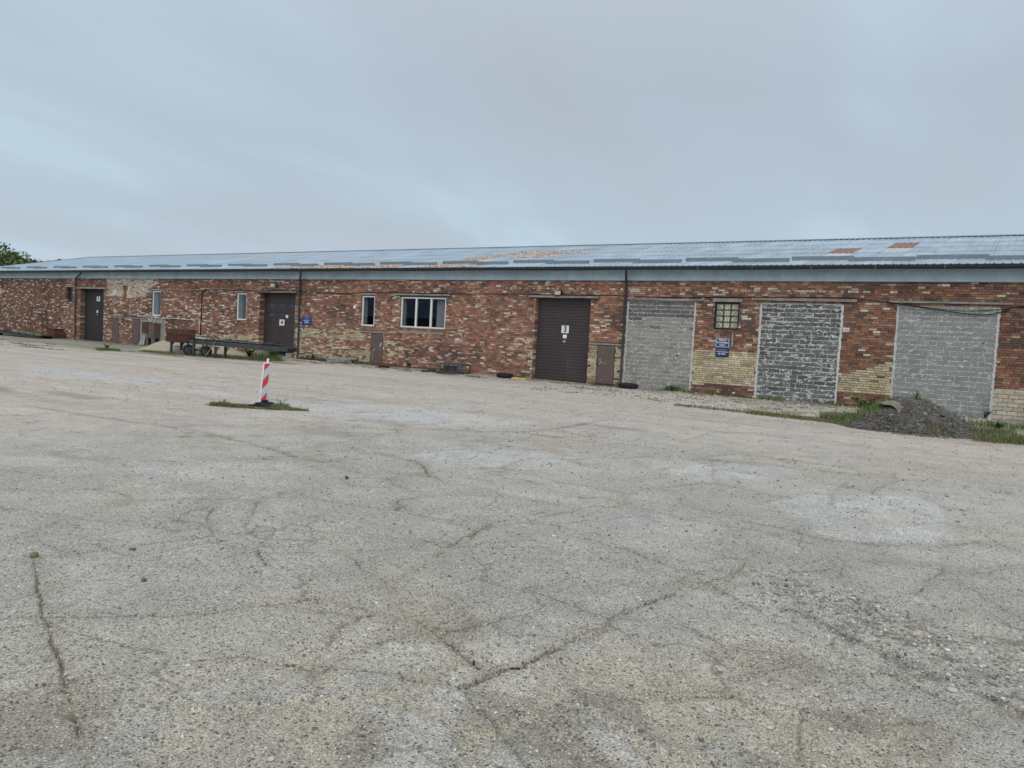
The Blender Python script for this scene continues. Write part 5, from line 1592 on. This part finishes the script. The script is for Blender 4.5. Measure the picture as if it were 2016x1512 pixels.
pts = []
rr = random.Random(5)
while len(pts) < 9000:
    x = rr.uniform(-8.5, 1.0); y = rr.uniform(-26.6, -18.5)
    d = math.hypot(x, y + D)
    if rr.random() > (3.2 / max(d, 2.5)) ** 1.4:
        continue
    dens = .25 + .75 * (max(0, 1 - min(math.hypot(x - sx, y - sy) / (r0 * 2) for sx, sy, r0 in SANDS)))
    if math.hypot(x + .5, (y + 22.5)) < .9: dens = 1
    if rr.random() < dens:
        pts.append((x, y, rr.choice((.003, .004, .005, .006, .009)) * rr.uniform(.8, 1.2)))
for k in range(90):
    x = rr.uniform(-5, .3); y = rr.uniform(-26.3, -22); pts.append((x, y, rr.uniform(.008, .015)))
for k in range(700):   # coarse pieces in the broken streak
    u = rr.random(); x = -1.25 + u * 1.9 + rr.gauss(0, .24); y = -21.85 - u * .95 + rr.gauss(0, .20); pts.append((x, y, rr.uniform(.004, .015)))
scatter(pts, 'gravel', 'loose grit and pebbles scattered over the near concrete', gz)
pts = [(rr.uniform(-24, 2), rr.uniform(-19, -7), rr.uniform(.008, .018)) for _ in range(2200)]
pts += [(rr.uniform(-8, -1), rr.uniform(-23, -15), rr.uniform(.008, .016)) for _ in range(700)]
scatter(pts, 'gravel', 'sparse pebbles scattered over the middle of the yard', gz)
pts = [(rr.uniform(-14, .5), -rr.uniform(.3, 6) * 1.0, rr.uniform(.012, .045)) for _ in range(1100)] + [(rr.uniform(-35, -14), rr.uniform(-2.2, -.2), rr.uniform(.012, .04)) for _ in range(800)]
scatter(pts, 'gravel', 'crumbs and stones along the foot of the brick wall', gz)
pts = []
for _ in range(5000):
    a = rr.uniform(0, 6.28); q = rr.random() ** .6 * 1.12; px, py = MX + math.cos(a) * q * 1.4, MY + math.sin(a) * q * 1.75
    pts.append((px, py, rr.uniform(.008, .028) if rr.random() < .94 else rr.uniform(.03, .05)))
scatter(pts, 'rubble', 'clods and stones lying on the dark soil mound', lambda x, y: mzf(x, y) * .98, cols=[(.09, .08, .07), (.13, .12, .11), (.07, .06, .055), (.17, .16, .15), (.10, .09, .085), (.12, .10, .085), (.22, .21, .19)])


def stone(x, y, s_, col, label, seed, flat=.7, name='stone'):
    vv, ff = ico(s_, seed, flat)
    me = bpy.data.meshes.new(name); me.from_pydata([tuple(v) for v in vv], [], ff)
    o = bpy.data.objects.new(name, me); COL.objects.link(o)
    md = o.modifiers.new('s', 'SUBSURF'); md.levels = 2; md.render_levels = 2
    at = me.attributes.new('Col', 'FLOAT_COLOR', 'FACE'); at.data.foreach_set('color', np.array([[*col, 1]] * 20, np.float32).ravel())
    me.materials.append(M_stone); me.shade_smooth()
    o.location = (x, y, gz(x, y) + s_ * flat * .45); tag(o, label, 'stone', 'single stones on the yard')


stone(-2.422, -24.299, .034, (.24, .23, .20), 'rounded grey stone on the slab, largest in the lower middle', 3)
stone(-5.473, -24.97, .036, (.20, .15, .09), 'brown lump at the left edge where the cracks meet', 5, .8)
stone(-5.161, -24.46, .032, (.13, .11, .08), 'flat dark clod right of the brown lump', 6, .35)
stone(-4.459, -24.796, .022, (.10, .09, .07), 'small dark pebble just below the flat dark clod', 7, .8)
stone(-.14, -23.05, .036, (.40, .41, .38), 'pale smooth stone sunk in the broken strip at lower right', 8, .4)
stone(-.95, -23.56, .030, (.42, .42, .38), 'pale flat stone left of the broken strip', 9, .3)
stone(-1.08, -24.02, .028, (.42, .42, .39), 'pale flat stone in the sandy hollow', 12, .3)
stone(-2.52, -25.1, .030, (.36, .37, .35), 'bluish grey flat stone near the bottom edge', 15, .35)
stone(-2.26, -25.62, .022, (.48, .47, .43), 'cream pebble at the very bottom edge', 16, .6)
for (x, y, a, L, lab) in ((-2.03, -24.30, .5, .05, 'black splinter lying across the slab edge'), (-2.16, -24.44, 2.2, .03, 'short black splinter at the slab corner')):
    b = MB(); b.obox((x, y, gz(x, y) + .010), (x + math.cos(a) * L, y + math.sin(a) * L, gz(x, y) + .012), .012, .01)
    tag(obj('splinter', b, M_black, loc=(x, y, gz(x, y))), lab, 'splinter', 'black splinters on the slab')

# ------------------------------------------------------------------ things along the wall
# pallet
t = thing('pallet', 'broken grey wooden pallet tilted against the wall left of the scraped hatch', 'pallet', (-27.4, -.8, 0))
b = MB()
for k in range(3):
    b.obox((-28.0, -.30 - k * .38, .05 + .02 * k), (-26.85, -.22 - k * .38, .07 + .02 * k), .09, .08)
obj('bearer', b, M_woodgrey, t)
for k in range(6):
    xx = -27.95 + k * .21
    p = MB(); p.obox((xx, -1.12, .14), (xx + .1 * random.uniform(-.4, .4), -.2, .24), .10, .022); obj('slat', p, M_woodgrey, t)
p = MB(); p.obox((-28.05, -1.10, .20), (-26.75, -1.02, .22), .10, .02); obj('slat', p, M_woodgrey, t)
p = MB(); p.obox((-27.9, -.75, .24), (-26.5, -.55, .30), .10, .02); obj('slat', p, M_woodgrey, t)
# long steel channel / plank along the foot
b = MB(); b.obox((-28.6, -.22, .06), (-24.3, -.30, .09), .18, .10); tag(obj('steel_beam', b, M_rust, loc=(-26, -.2, 0)), 'rusty beam lying at the wall under the scraped hatch', 'beam')
b = MB(); b.obox((-24.6, -1.35, .10), (-20.9, -1.05, .14), .24, .06); b.obox((-24.4, -1.25, .035), (-23.9, -1.2, .035), .2, .07); b.obox((-21.6, -1.1, .055), (-21.3, -1.1, .055), .2, .11)
tag(obj('rusty_plank', b, M_rust, loc=(-22.8, -1.2, 0)), 'long rusty plank raised off the ground below the three-pane window', 'plank')
b = MB(); b.obox((-30.8, -.35, .05), (-28.2, -.6, .06), .12, .09); tag(obj('steel_beam', b, M_iron, loc=(-29.5, -.45, 0)), 'dark low beam between the middle downpipe and the pallet', 'beam')
# frame / trough
t = thing('steel_trough', 'grey-green open steel frame box at the wall right of the rusty plank', 'frame', (-20.3, -.9, 0))
b = MB(); x0, x1, y0, y1 = -20.95, -19.75, -1.15, -.55
for yy in (y0, y1):
    b.box(x0, x1, yy - .03, yy + .03, .36, .42); b.box(x0, x1, yy - .03, yy + .03, .03, .09)
for xx in (x0, x1):
    b.box(xx - .03, xx + .03, y0 + .031, y1 - .031, .36, .42); b.box(xx - .03, xx + .03, y0 + .031, y1 - .031, .03, .09)
obj('frame', b, M_green, t)
for xx in (x0, x0 + .22, x1 - .22, x1):
    p = MB(); p.box(xx - .028, xx + .028, y0 - .028, y0 + .028, .09, .36); obj('post', p, M_green, t)
for xx in (x0, x1):
    p = MB(); p.box(xx - .028, xx + .028, y1 - .028, y1 + .028, .0, .36); obj('post', p, M_green, t)
p = MB(); p.box(x0 + .24, x1 - .24, y0 + .05, y0 + .07, .10, .33); obj('inner_panel', p, M_iron, t)
p = MB(); p.box(x0 + .03, x1 - .03, y0 + .0, y1, .425, .445); obj('lid', p, M_green, t)
for k, (xa, ya) in enumerate(((-21.3, -2.0), (-20.35, -2.15))):
    b = MB(); b.obox((xa, ya, .05), (xa + .9, ya + .75, .06), .10, .08); tag(obj('timber', b, M_iron, loc=(xa, ya, 0)), ['left one of two dark timbers sticking out before the steel frame box', 'right one of two dark timbers sticking out before the steel frame box'][k], 'timber', 'dark timbers before the frame')


def tyre(x, y, R, label, tilt=0):
    t = thing('tyre', label, 'tyre', (x, y, 0), 'old tyres lying at the wall')
    b = MB(); w = R * .36; b.torus(x, y, w * .82, R - w, w, 'z', 32, 12, squash=.78)
    obj('casing', b, M_black, t, smooth=True)
    b = MB()
    for k in range(40):
        a = 2 * math.pi * k / 40; b.obox((x + (R + .002) * math.cos(a), y + (R + .002) * math.sin(a), w * .4), (x + (R + .002) * math.cos(a + .06), y + (R + .002) * math.sin(a + .06), w * 1.25), .02, .012)
    obj('tread', b, M_black, t)


tyre(-17.65, -.95, .34, 'worn black tyre at the wall left of gate 3')
tyre(-12.05, -1.0, .36, 'black tyre at the foot of the right downpipe')
b = MB(); b.obox((-17.15, -1.20, .03), (-16.55, -1.05, .03), .09, .05); tag(obj('yellow_board', b, M_yellow, loc=(-16.9, -1.1, 0)), 'short yellow board beside the tyre left of gate 3', 'board')
b = MB(); b.tube(smoothpts([(-13.9, -.35, .015), (-13.6, -.55, .02), (-13.2, -.45, .02), (-12.9, -.7, .02), (-12.4, -.8, .02)]), .015, 6); tag(obj('hose', b, M_black, loc=(-13.2, -.5, 0)), 'black hose lying below the flaked hatch', 'hose')
b = MB(); b.box(.55, 1.3, -2.6, -2.1, 0, .08); b.box(-.55, .0, -2.2, -2.0, 0, .05); tag(obj('wooden_board', b, M_wood, loc=(0, -2.2, 0)), 'pale boards on the ground at the right edge near the white blocks', 'board')

# ------------------------------------------------------------------ delineator
px, py = -12.58, -17.3
t = thing('beacon_post', 'leaning red and white striped beacon on its black rubber foot', 'traffic beacon', (px, py, 0))
ux = Vector((0.82, 0.57, 0)).normalized(); nn_ = Vector((0.57, -0.82, 0)).normalized()   # panel direction and normal towards the camera
def bp_(a, d_, z):   # a along the panel, d_ towards the viewer
    lean = -.010 * z
    v = Vector((px, py, z)) + ux * (a + lean * 1.0 - .035 + .088 * z) + nn_ * d_; return tuple(v)
b = MB(); w_, z0, z1 = .075, .13, .90
def shell(b, a0, a1, d0, d1, z0, z1, c=(1, 1, 1)):
    v = [bp_(a0, d1, z0), bp_(a1, d1, z0), bp_(a1, d0, z0), bp_(a0, d0, z0), bp_(a0, d1, z1), bp_(a1, d1, z1), bp_(a1, d0, z1), bp_(a0, d0, z1)]
    k = len(b.v); b.v += v
    for f in ((0, 1, 5, 4), (1, 2, 6, 5), (2, 3, 7, 6), (3, 0, 4, 7), (4, 5, 6, 7), (3, 2, 1, 0)):
        b.f.append(tuple(k + i for i in f)); b.c.append(c)
shell(b, -w_, w_, -.045, .02, z0, z1)
k = len(b.v); b.v += [bp_(-w_, .02, z0), bp_(w_, .02, z0), bp_(0, .0, z0 - .07), bp_(-w_, -.045, z0), bp_(w_, -.045, z0)]
b.f += [(k, k + 2, k + 1), (k + 3, k + 4, k + 2), (k, k + 3, k + 2), (k + 1, k + 2, k + 4)]; b.c += [(1, 1, 1)] * 4
body = obj('panel', b, M_white, t)
b = MB(); shell(b, -.02, .02, -.03, .005, z1, .985); obj('top_pin', b, M_white, t)
fx = .0225; a0, a1 = -.050, .066; hgt = .155
for (zl, zr_) in ((.74, .885), (.40, .60), (.13, .27)):   # red parallelograms, rising to the right
    pass
def stripe(pts):
    s_ = MB(); s_.poly([bp_(a, fx, z) for a, z in pts]); obj('red_stripe', s_, M_red, body)
stripe([(a0, .73), (a1, .865), (a1, .885), (a0, .885)])
stripe([(a0, .355), (a1, .50), (a1, .685), (a0, .545)])
stripe([(a0, .145), (a1, .145), (a1, .315), (a0, .15)])
s_ = MB()
for pts in ([(a0, .55), (a1, .69), (a1, .86), (a0, .725)], [(a0, .155), (a1, .32), (a1, .495), (a0, .35)]):
    s_.poly([bp_(a, fx, z) for a, z in pts])
obj('silver_stripe', s_, mat('silver_sheeting', (.42, .46, .48), rough=.45, var=.05, bump=0), body)
b = MB()
prf = [(-.33, 0), (.33, 0), (.33, .025), (.24, .045), (.10, .06), (.06, .10), (-.06, .10), (-.10, .06), (-.24, .045), (-.33, .025)]
b.prism([(px + a, z) for a, z in prf], 'y', py - .17, py + .17); b.box(px - .06, px + .06, py - .05, py + .05, .10, .15); obj('rubber_foot', b, M_black, t)

# ------------------------------------------------------------------ grass and weeds
GR = [(.09, .145, .045), (.12, .17, .055), (.155, .19, .075), (.075, .12, .04), (.20, .19, .10)]
DRY = [(.17, .15, .075), (.22, .18, .10), (.12, .12, .05), (.20, .15, .09), (.09, .11, .04)]


def grass(regions, name, label, seed, zf=lambda x, y: 0.0):
    r = random.Random(seed); V = []; F = []; Cc = []
    for (n, samp, h0, h1, w, pal, lean) in regions:
        for _ in range(n):
            x, y = samp(r); z = zf(x, y); h = r.uniform(h0, h1); a = r.uniform(0, 6.28); ln = r.uniform(0, lean) * h
            dx, dy = math.cos(a), math.sin(a); wx_, wy_ = -dy * w / 2, dx * w / 2
            b = len(V)
            V += [(x - wx_, y - wy_, z), (x + wx_, y + wy_, z), (x + wx_ * .7 + dx * ln * .4, y + wy_ * .7 + dy * ln * .4, z + h * .6), (x - wx_ * .7 + dx * ln * .4, y - wy_ * .7 + dy * ln * .4, z + h * .6), (x + dx * ln, y + dy * ln, z + h)]
            c = r.choice(pal); k = r.uniform(.75, 1.25); c = [v * k for v in c] + [1]
            F += [(b, b + 1, b + 2, b + 3), (b + 3, b + 2, b + 4)]; Cc += [c, c]
    me = bpy.data.meshes.new(name); me.from_pydata(V, [], F)
    at = me.attributes.new('Col', 'FLOAT_COLOR', 'FACE'); at.data.foreach_set('color', np.array(Cc, np.float32).ravel()); me.materials.append(M_leaf)
    o = bpy.data.objects.new(name, me); COL.objects.link(o); tag(o, label, 'grass', kind='stuff'); return o


def ell(cx_, cy_, rx, ry, rot=0):
    def f(r):
        a = r.uniform(0, 6.28); q = math.sqrt(r.random()) * r.uniform(.7, 1.05); u, v = rx * q * math.cos(a), ry * q * math.sin(a)
        return cx_ + u * math.cos(rot) - v * math.sin(rot), cy_ + u * math.sin(rot) + v * math.cos(rot)
    return f


def seg(x0, y0, x1, y1, w):
    def f(r):
        t_ = r.random(); return x0 + (x1 - x0) * t_ + r.gauss(0, .05), y0 + (y1 - y0) * t_ + r.gauss(0, w)
    return f


def clump(x0, x1, y0, y1, nc, rad, seed):
    q = random.Random(seed); cs = [(q.uniform(x0, x1), q.uniform(y0, y1), q.uniform(.3, 1) * rad) for _ in range(nc)]
    def f(r):
        c = r.choice(cs); return r.gauss(c[0], c[2] * 1.4), r.gauss(c[1], c[2] * .5)
    return f


# verge of the island the beacon stands on runs along the view-crossing direction
def island(r):
    while True:
        x, y = ell(-12.55, -17.55, .98, .26, .50)(r)
        if float(fbm(np.array([x * 3.]), np.array([y * 3.]), 3, 701)[0]) > r.uniform(.3, .62) and math.hypot((x + 12.5) / .4, (y + 17.5) / .22) > .8:
            return x, y


grass([(7000, island, .015, .065, .010, DRY + GR[:3], 1.0), (700, ell(-13.15, -17.9, .25, .14, .5), .03, .11, .009, GR + DRY, .7), (400, ell(-11.75, -17.2, .3, .12, .48), .02, .08, .009, DRY, .9), (350, ell(-12.3, -17.15, .35, .12), .04, .14, .010, GR, .6)], 'grass', 'dry low grass and moss round the foot of the beacon', 1)
grass([(3400, seg(-5.8, -6.9, -3.3, -7.6, .18), .03, .12, .011, GR + DRY[:2], .9), (3600, ell(-3.35, -6.9, .75, .7, .4), .05, .28, .013, GR + DRY[:2], .9), (2200, ell(-.35, -7.0, .6, .4, .3), .05, .24, .013, GR + DRY[:2], .9), (5200, seg(-.6, -8.1, 2.6, -7.0, .3), .04, .22, .012, GR + DRY[:2], .9),
       (1200, seg(-.9, -4.0, 3.0, -2.6, .4), .05, .2, .022, GR, .6), (900, seg(-8, -6.7, -5.4, -6.9, .16), .02, .08, .016, DRY + GR, .9)], 'grass', 'green grass fringe on both sides of the soil mound', 2)
grass([(900, ell(MX - .9, MY - .6, .7, .8), .05, .20, .012, GR, .8), (900, ell(MX - .1, MY + .5, 1.1, .3), .06, .20, .02, GR + DRY, .6), (500, ell(MX - 1.2, MY + .2, .4, .5), .1, .3, .02, GR, .6), (250, ell(MX + .8, MY - 1.2, .5, .3), .04, .1, .02, GR + DRY, .6)], 'grass', 'tufts of grass growing on the soil mound', 3, lambda x, y: mzf(x, y) * .95)
grass([(2600, clump(-13.5, -4.0, -6.2, -.8, 75, .20, 4), .015, .06, .016, DRY + GR[:3], 1.0), (700, clump(-11, -4.5, -.35, -.1, 12, .15, 5), .04, .14, .02, GR, .6), (700, seg(-10.9, -.12, -10.2, -.2, .08), .05, .24, .02, GR, .5)], 'grass', 'thin mossy tufts on the strip before the block fillings', 4)
grass([(3600, seg(-31.0, -.25, -25.5, -.35, .10), .03, .18, .014, GR + DRY[:1], .8), (2200, seg(-36.5, -5.4, -34, -5.0, .2), .03, .14, .014, GR + DRY[:1], .9), (4200, seg(-34.8, -4.7, -28.6, -3.6, .45), .03, .20, .014, GR + DRY[:2], .9), (1200, ell(-29.8, -3.2, .9, .6), .12, .4, .016, GR, .7),
       (1400, clump(-30, -18, -2.6, -1.4, 26, .2, 8), .015, .06, .02, DRY, .9), (2200, clump(-62, -36, -9.5, -6.2, 40, .45, 9), .02, .08, .02, DRY + GR, .9), (1400, ell(-37.3, -6.7, 1.0, .35), .04, .16, .016, GR, .8), (1400, clump(-60, -36, -.4, -.1, 24, .2, 14), .03, .12, .018, GR, .8)], 'grass', 'grass growing under the conveyor and along the wall foot', 5)


BRT = [(.10, .19, .05), (.13, .22, .06), (.08, .15, .04), (.16, .24, .08)]


def plant(x, y, z, h, nl, leaf, label, seed, name='weed', stems=3, pal=GR[:4], group=None):
    r = random.Random(seed); t = thing(name, label, 'weed', (x, y, z), group)
    s_ = MB(); l_ = MB()
    for k in range(stems):
        a = r.uniform(0, 6.28); ln = r.uniform(.15, .8) * h; top = (x + math.cos(a) * ln, y + math.sin(a) * ln, z + h * r.uniform(.7, 1))
        m1 = (x + math.cos(a) * ln * .3, y + math.sin(a) * ln * .3, z + h * .5); s_.tube([(x, y, z - .01), m1, top], .008 + h * .008, 5, (.10, .12, .05), r2=.003)
        for q in range(nl):
            t_ = r.uniform(.15, 1); p = Vector(m1).lerp(Vector(top), (t_ - .5) * 2) if t_ > .5 else Vector((x, y, z)).lerp(Vector(m1), t_ * 2)
            b_ = r.uniform(0, 6.28); L = leaf * r.uniform(.6, 1.2); d = Vector((math.cos(b_), math.sin(b_), r.uniform(-.1, .6))).normalized(); sd_ = d.cross(Vector((0, 0, 1))).normalized() * L * .3
            c = r.choice(pal); kk = r.uniform(.8, 1.3); c = tuple(v * kk for v in c)
            l_.poly([p, p + d * L * .45 + sd_, p + d * L, p + d * L * .45 - sd_], c)
    obj('stem', s_, M_leaf, t); obj('foliage', l_, M_leaf, t); return t


plant(-12.35, -17.05, 0, .20, 14, .05, 'small upright weed right behind the beacon', 3, stems=3)
plant(-13.15, -17.85, 0, .17, 10, .04, 'dark spiky weed at the left end of the grass island', 4, stems=3, pal=DRY)
plant(-6.02, -21.5, gz(-6, -21.5), .035, 8, .028, 'tiny dark weed growing in the yard below the pale patches', 5, stems=4)
plant(-3.1, -6.3, .15, .55, 45, .10, 'bushy bright green weed on the left flank of the soil mound', 6, stems=11, pal=BRT)
plant(-1.9, -6.7, .72, .22, 14, .07, 'small weed on top of the soil mound', 7, stems=3)
plant(-.62, -.5, 0, .24, 26, .09, 'leafy green weed at the foot of the right block filling', 8, stems=5)
plant(-10.55, -.3, 0, .26, 24, .08, 'green weed at the foot of the light block filling', 9, stems=5)
plant(-23.3, -.45, .0, .34, 34, .10, 'green weed at the wall below the three-pane window', 10, stems=6)
plant(-29.6, -.5, 0, .36, 30, .1, 'green weed at the wall under the bright blue sign', 11, stems=6)
plant(-30.6, -3.6, 0, .55, 40, .15, 'tall green weed below the conveyor belt, nearer its right leg', 12, stems=10, pal=BRT)
plant(-29.6, -3.0, 0, .58, 40, .15, 'tall green weed below the conveyor, in front of gate 4', 13, stems=10, pal=BRT)
plant(-37.6, -6.6, 0, .32, 30, .10, 'low green weed at the left foot of the sand heap', 14, stems=6)
plant(-.25, -6.6, 0, .35, 34, .10, 'green weed right of the soil mound', 15, stems=6)


# ------------------------------------------------------------------ trees behind the far end
def tree(x, y, H, R, label, seed, n=5200):
    r = random.Random(seed); t = thing('tree', label, 'tree', (x, y, 0), 'trees behind the far end of the warehouse')
    s_ = MB(); s_.tube([(x, y, -.2), (x + .2, y, H * .35), (x, y + .2, H * .7)], .35, 8, r2=.12)
    for k in range(7):
        a = k * .9; s_.tube([(x, y, H * (.25 + .05 * k)), (x + math.cos(a) * R * .35, y + math.sin(a) * R * .35, H * (.45 + .05 * k)), (x + math.cos(a) * R * .7, y + math.sin(a) * R * .7, H * (.6 + .04 * k))], .12, 6, r2=.03)
    obj('trunk', s_, M_bark, t)
    lobes = []
    for k in range(26):
        a = r.uniform(0, 6.28); q = r.random() ** .5 * R * .8; zz = H * (.35 + .5 * r.random()); sh = 1 - .55 * max(0, (zz / H - .55)) / .4
        lobes.append((x + math.cos(a) * q * sh, y + math.sin(a) * q * sh, zz, R * r.uniform(.22, .38)))
    l_ = MB(); pal = [(.06, .10, .035), (.08, .125, .045), (.10, .15, .05), (.05, .08, .03), (.13, .17, .06)]
    for k in range(n):
        c = r.choice(lobes); v = Vector((r.gauss(0, 1), r.gauss(0, 1), r.gauss(0, 1))).normalized() * c[3] * r.uniform(.75, 1.12)
        p = Vector(c[:3]) + v; a = Vector((r.gauss(0, 1), r.gauss(0, 1), r.gauss(0, 1))).normalized(); b_ = a.cross(Vector((r.gauss(0, 1), r.gauss(0, 1), r.gauss(0, 1)))).normalized(); L = r.uniform(.12, .26)
        cc = r.choice(pal); kk = r.uniform(.7, 1.4); cc = tuple(q_ * kk for q_ in cc)
        l_.poly([p - a * L, p + b_ * L * .6, p + a * L, p - b_ * L * .6], cc)
    obj('crown', l_, M_leaf, t)


tree(-125.5, 25, 11.3, 5.8, 'tall bushy green tree at the far left behind the roof', 1, 9000)
tree(-118.0, 26, 10.4, 4.2, 'lower green tree beside the tall one, half hidden by the roof', 2, 7000)
tree(-113.6, 28, 10.0, 3.0, 'small thin tree just above the roof slope, rightmost of the trees', 3, 3000)
tree(-133, 24, 11.0, 5.5, 'green tree at the far left, mostly outside the picture', 4, 5000)

# ------------------------------------------------------------------ shed across the yard (mirrored in the window panes)
t = thing('shed', 'dark shed with a blue gabled roof across the yard, mirrored in the three-pane window', 'shed', (-58, -44, 0))
b = MB(); b.box(-70, -48, -52, -38, 0, 3.4); obj('wall', b, M_shedwall, t)
b = MB(); b.prism([(-37, 3.3), (-53, 3.3), (-45, 6.6)], 'x', -71, -47); obj('roof', b, M_shedroof, t)
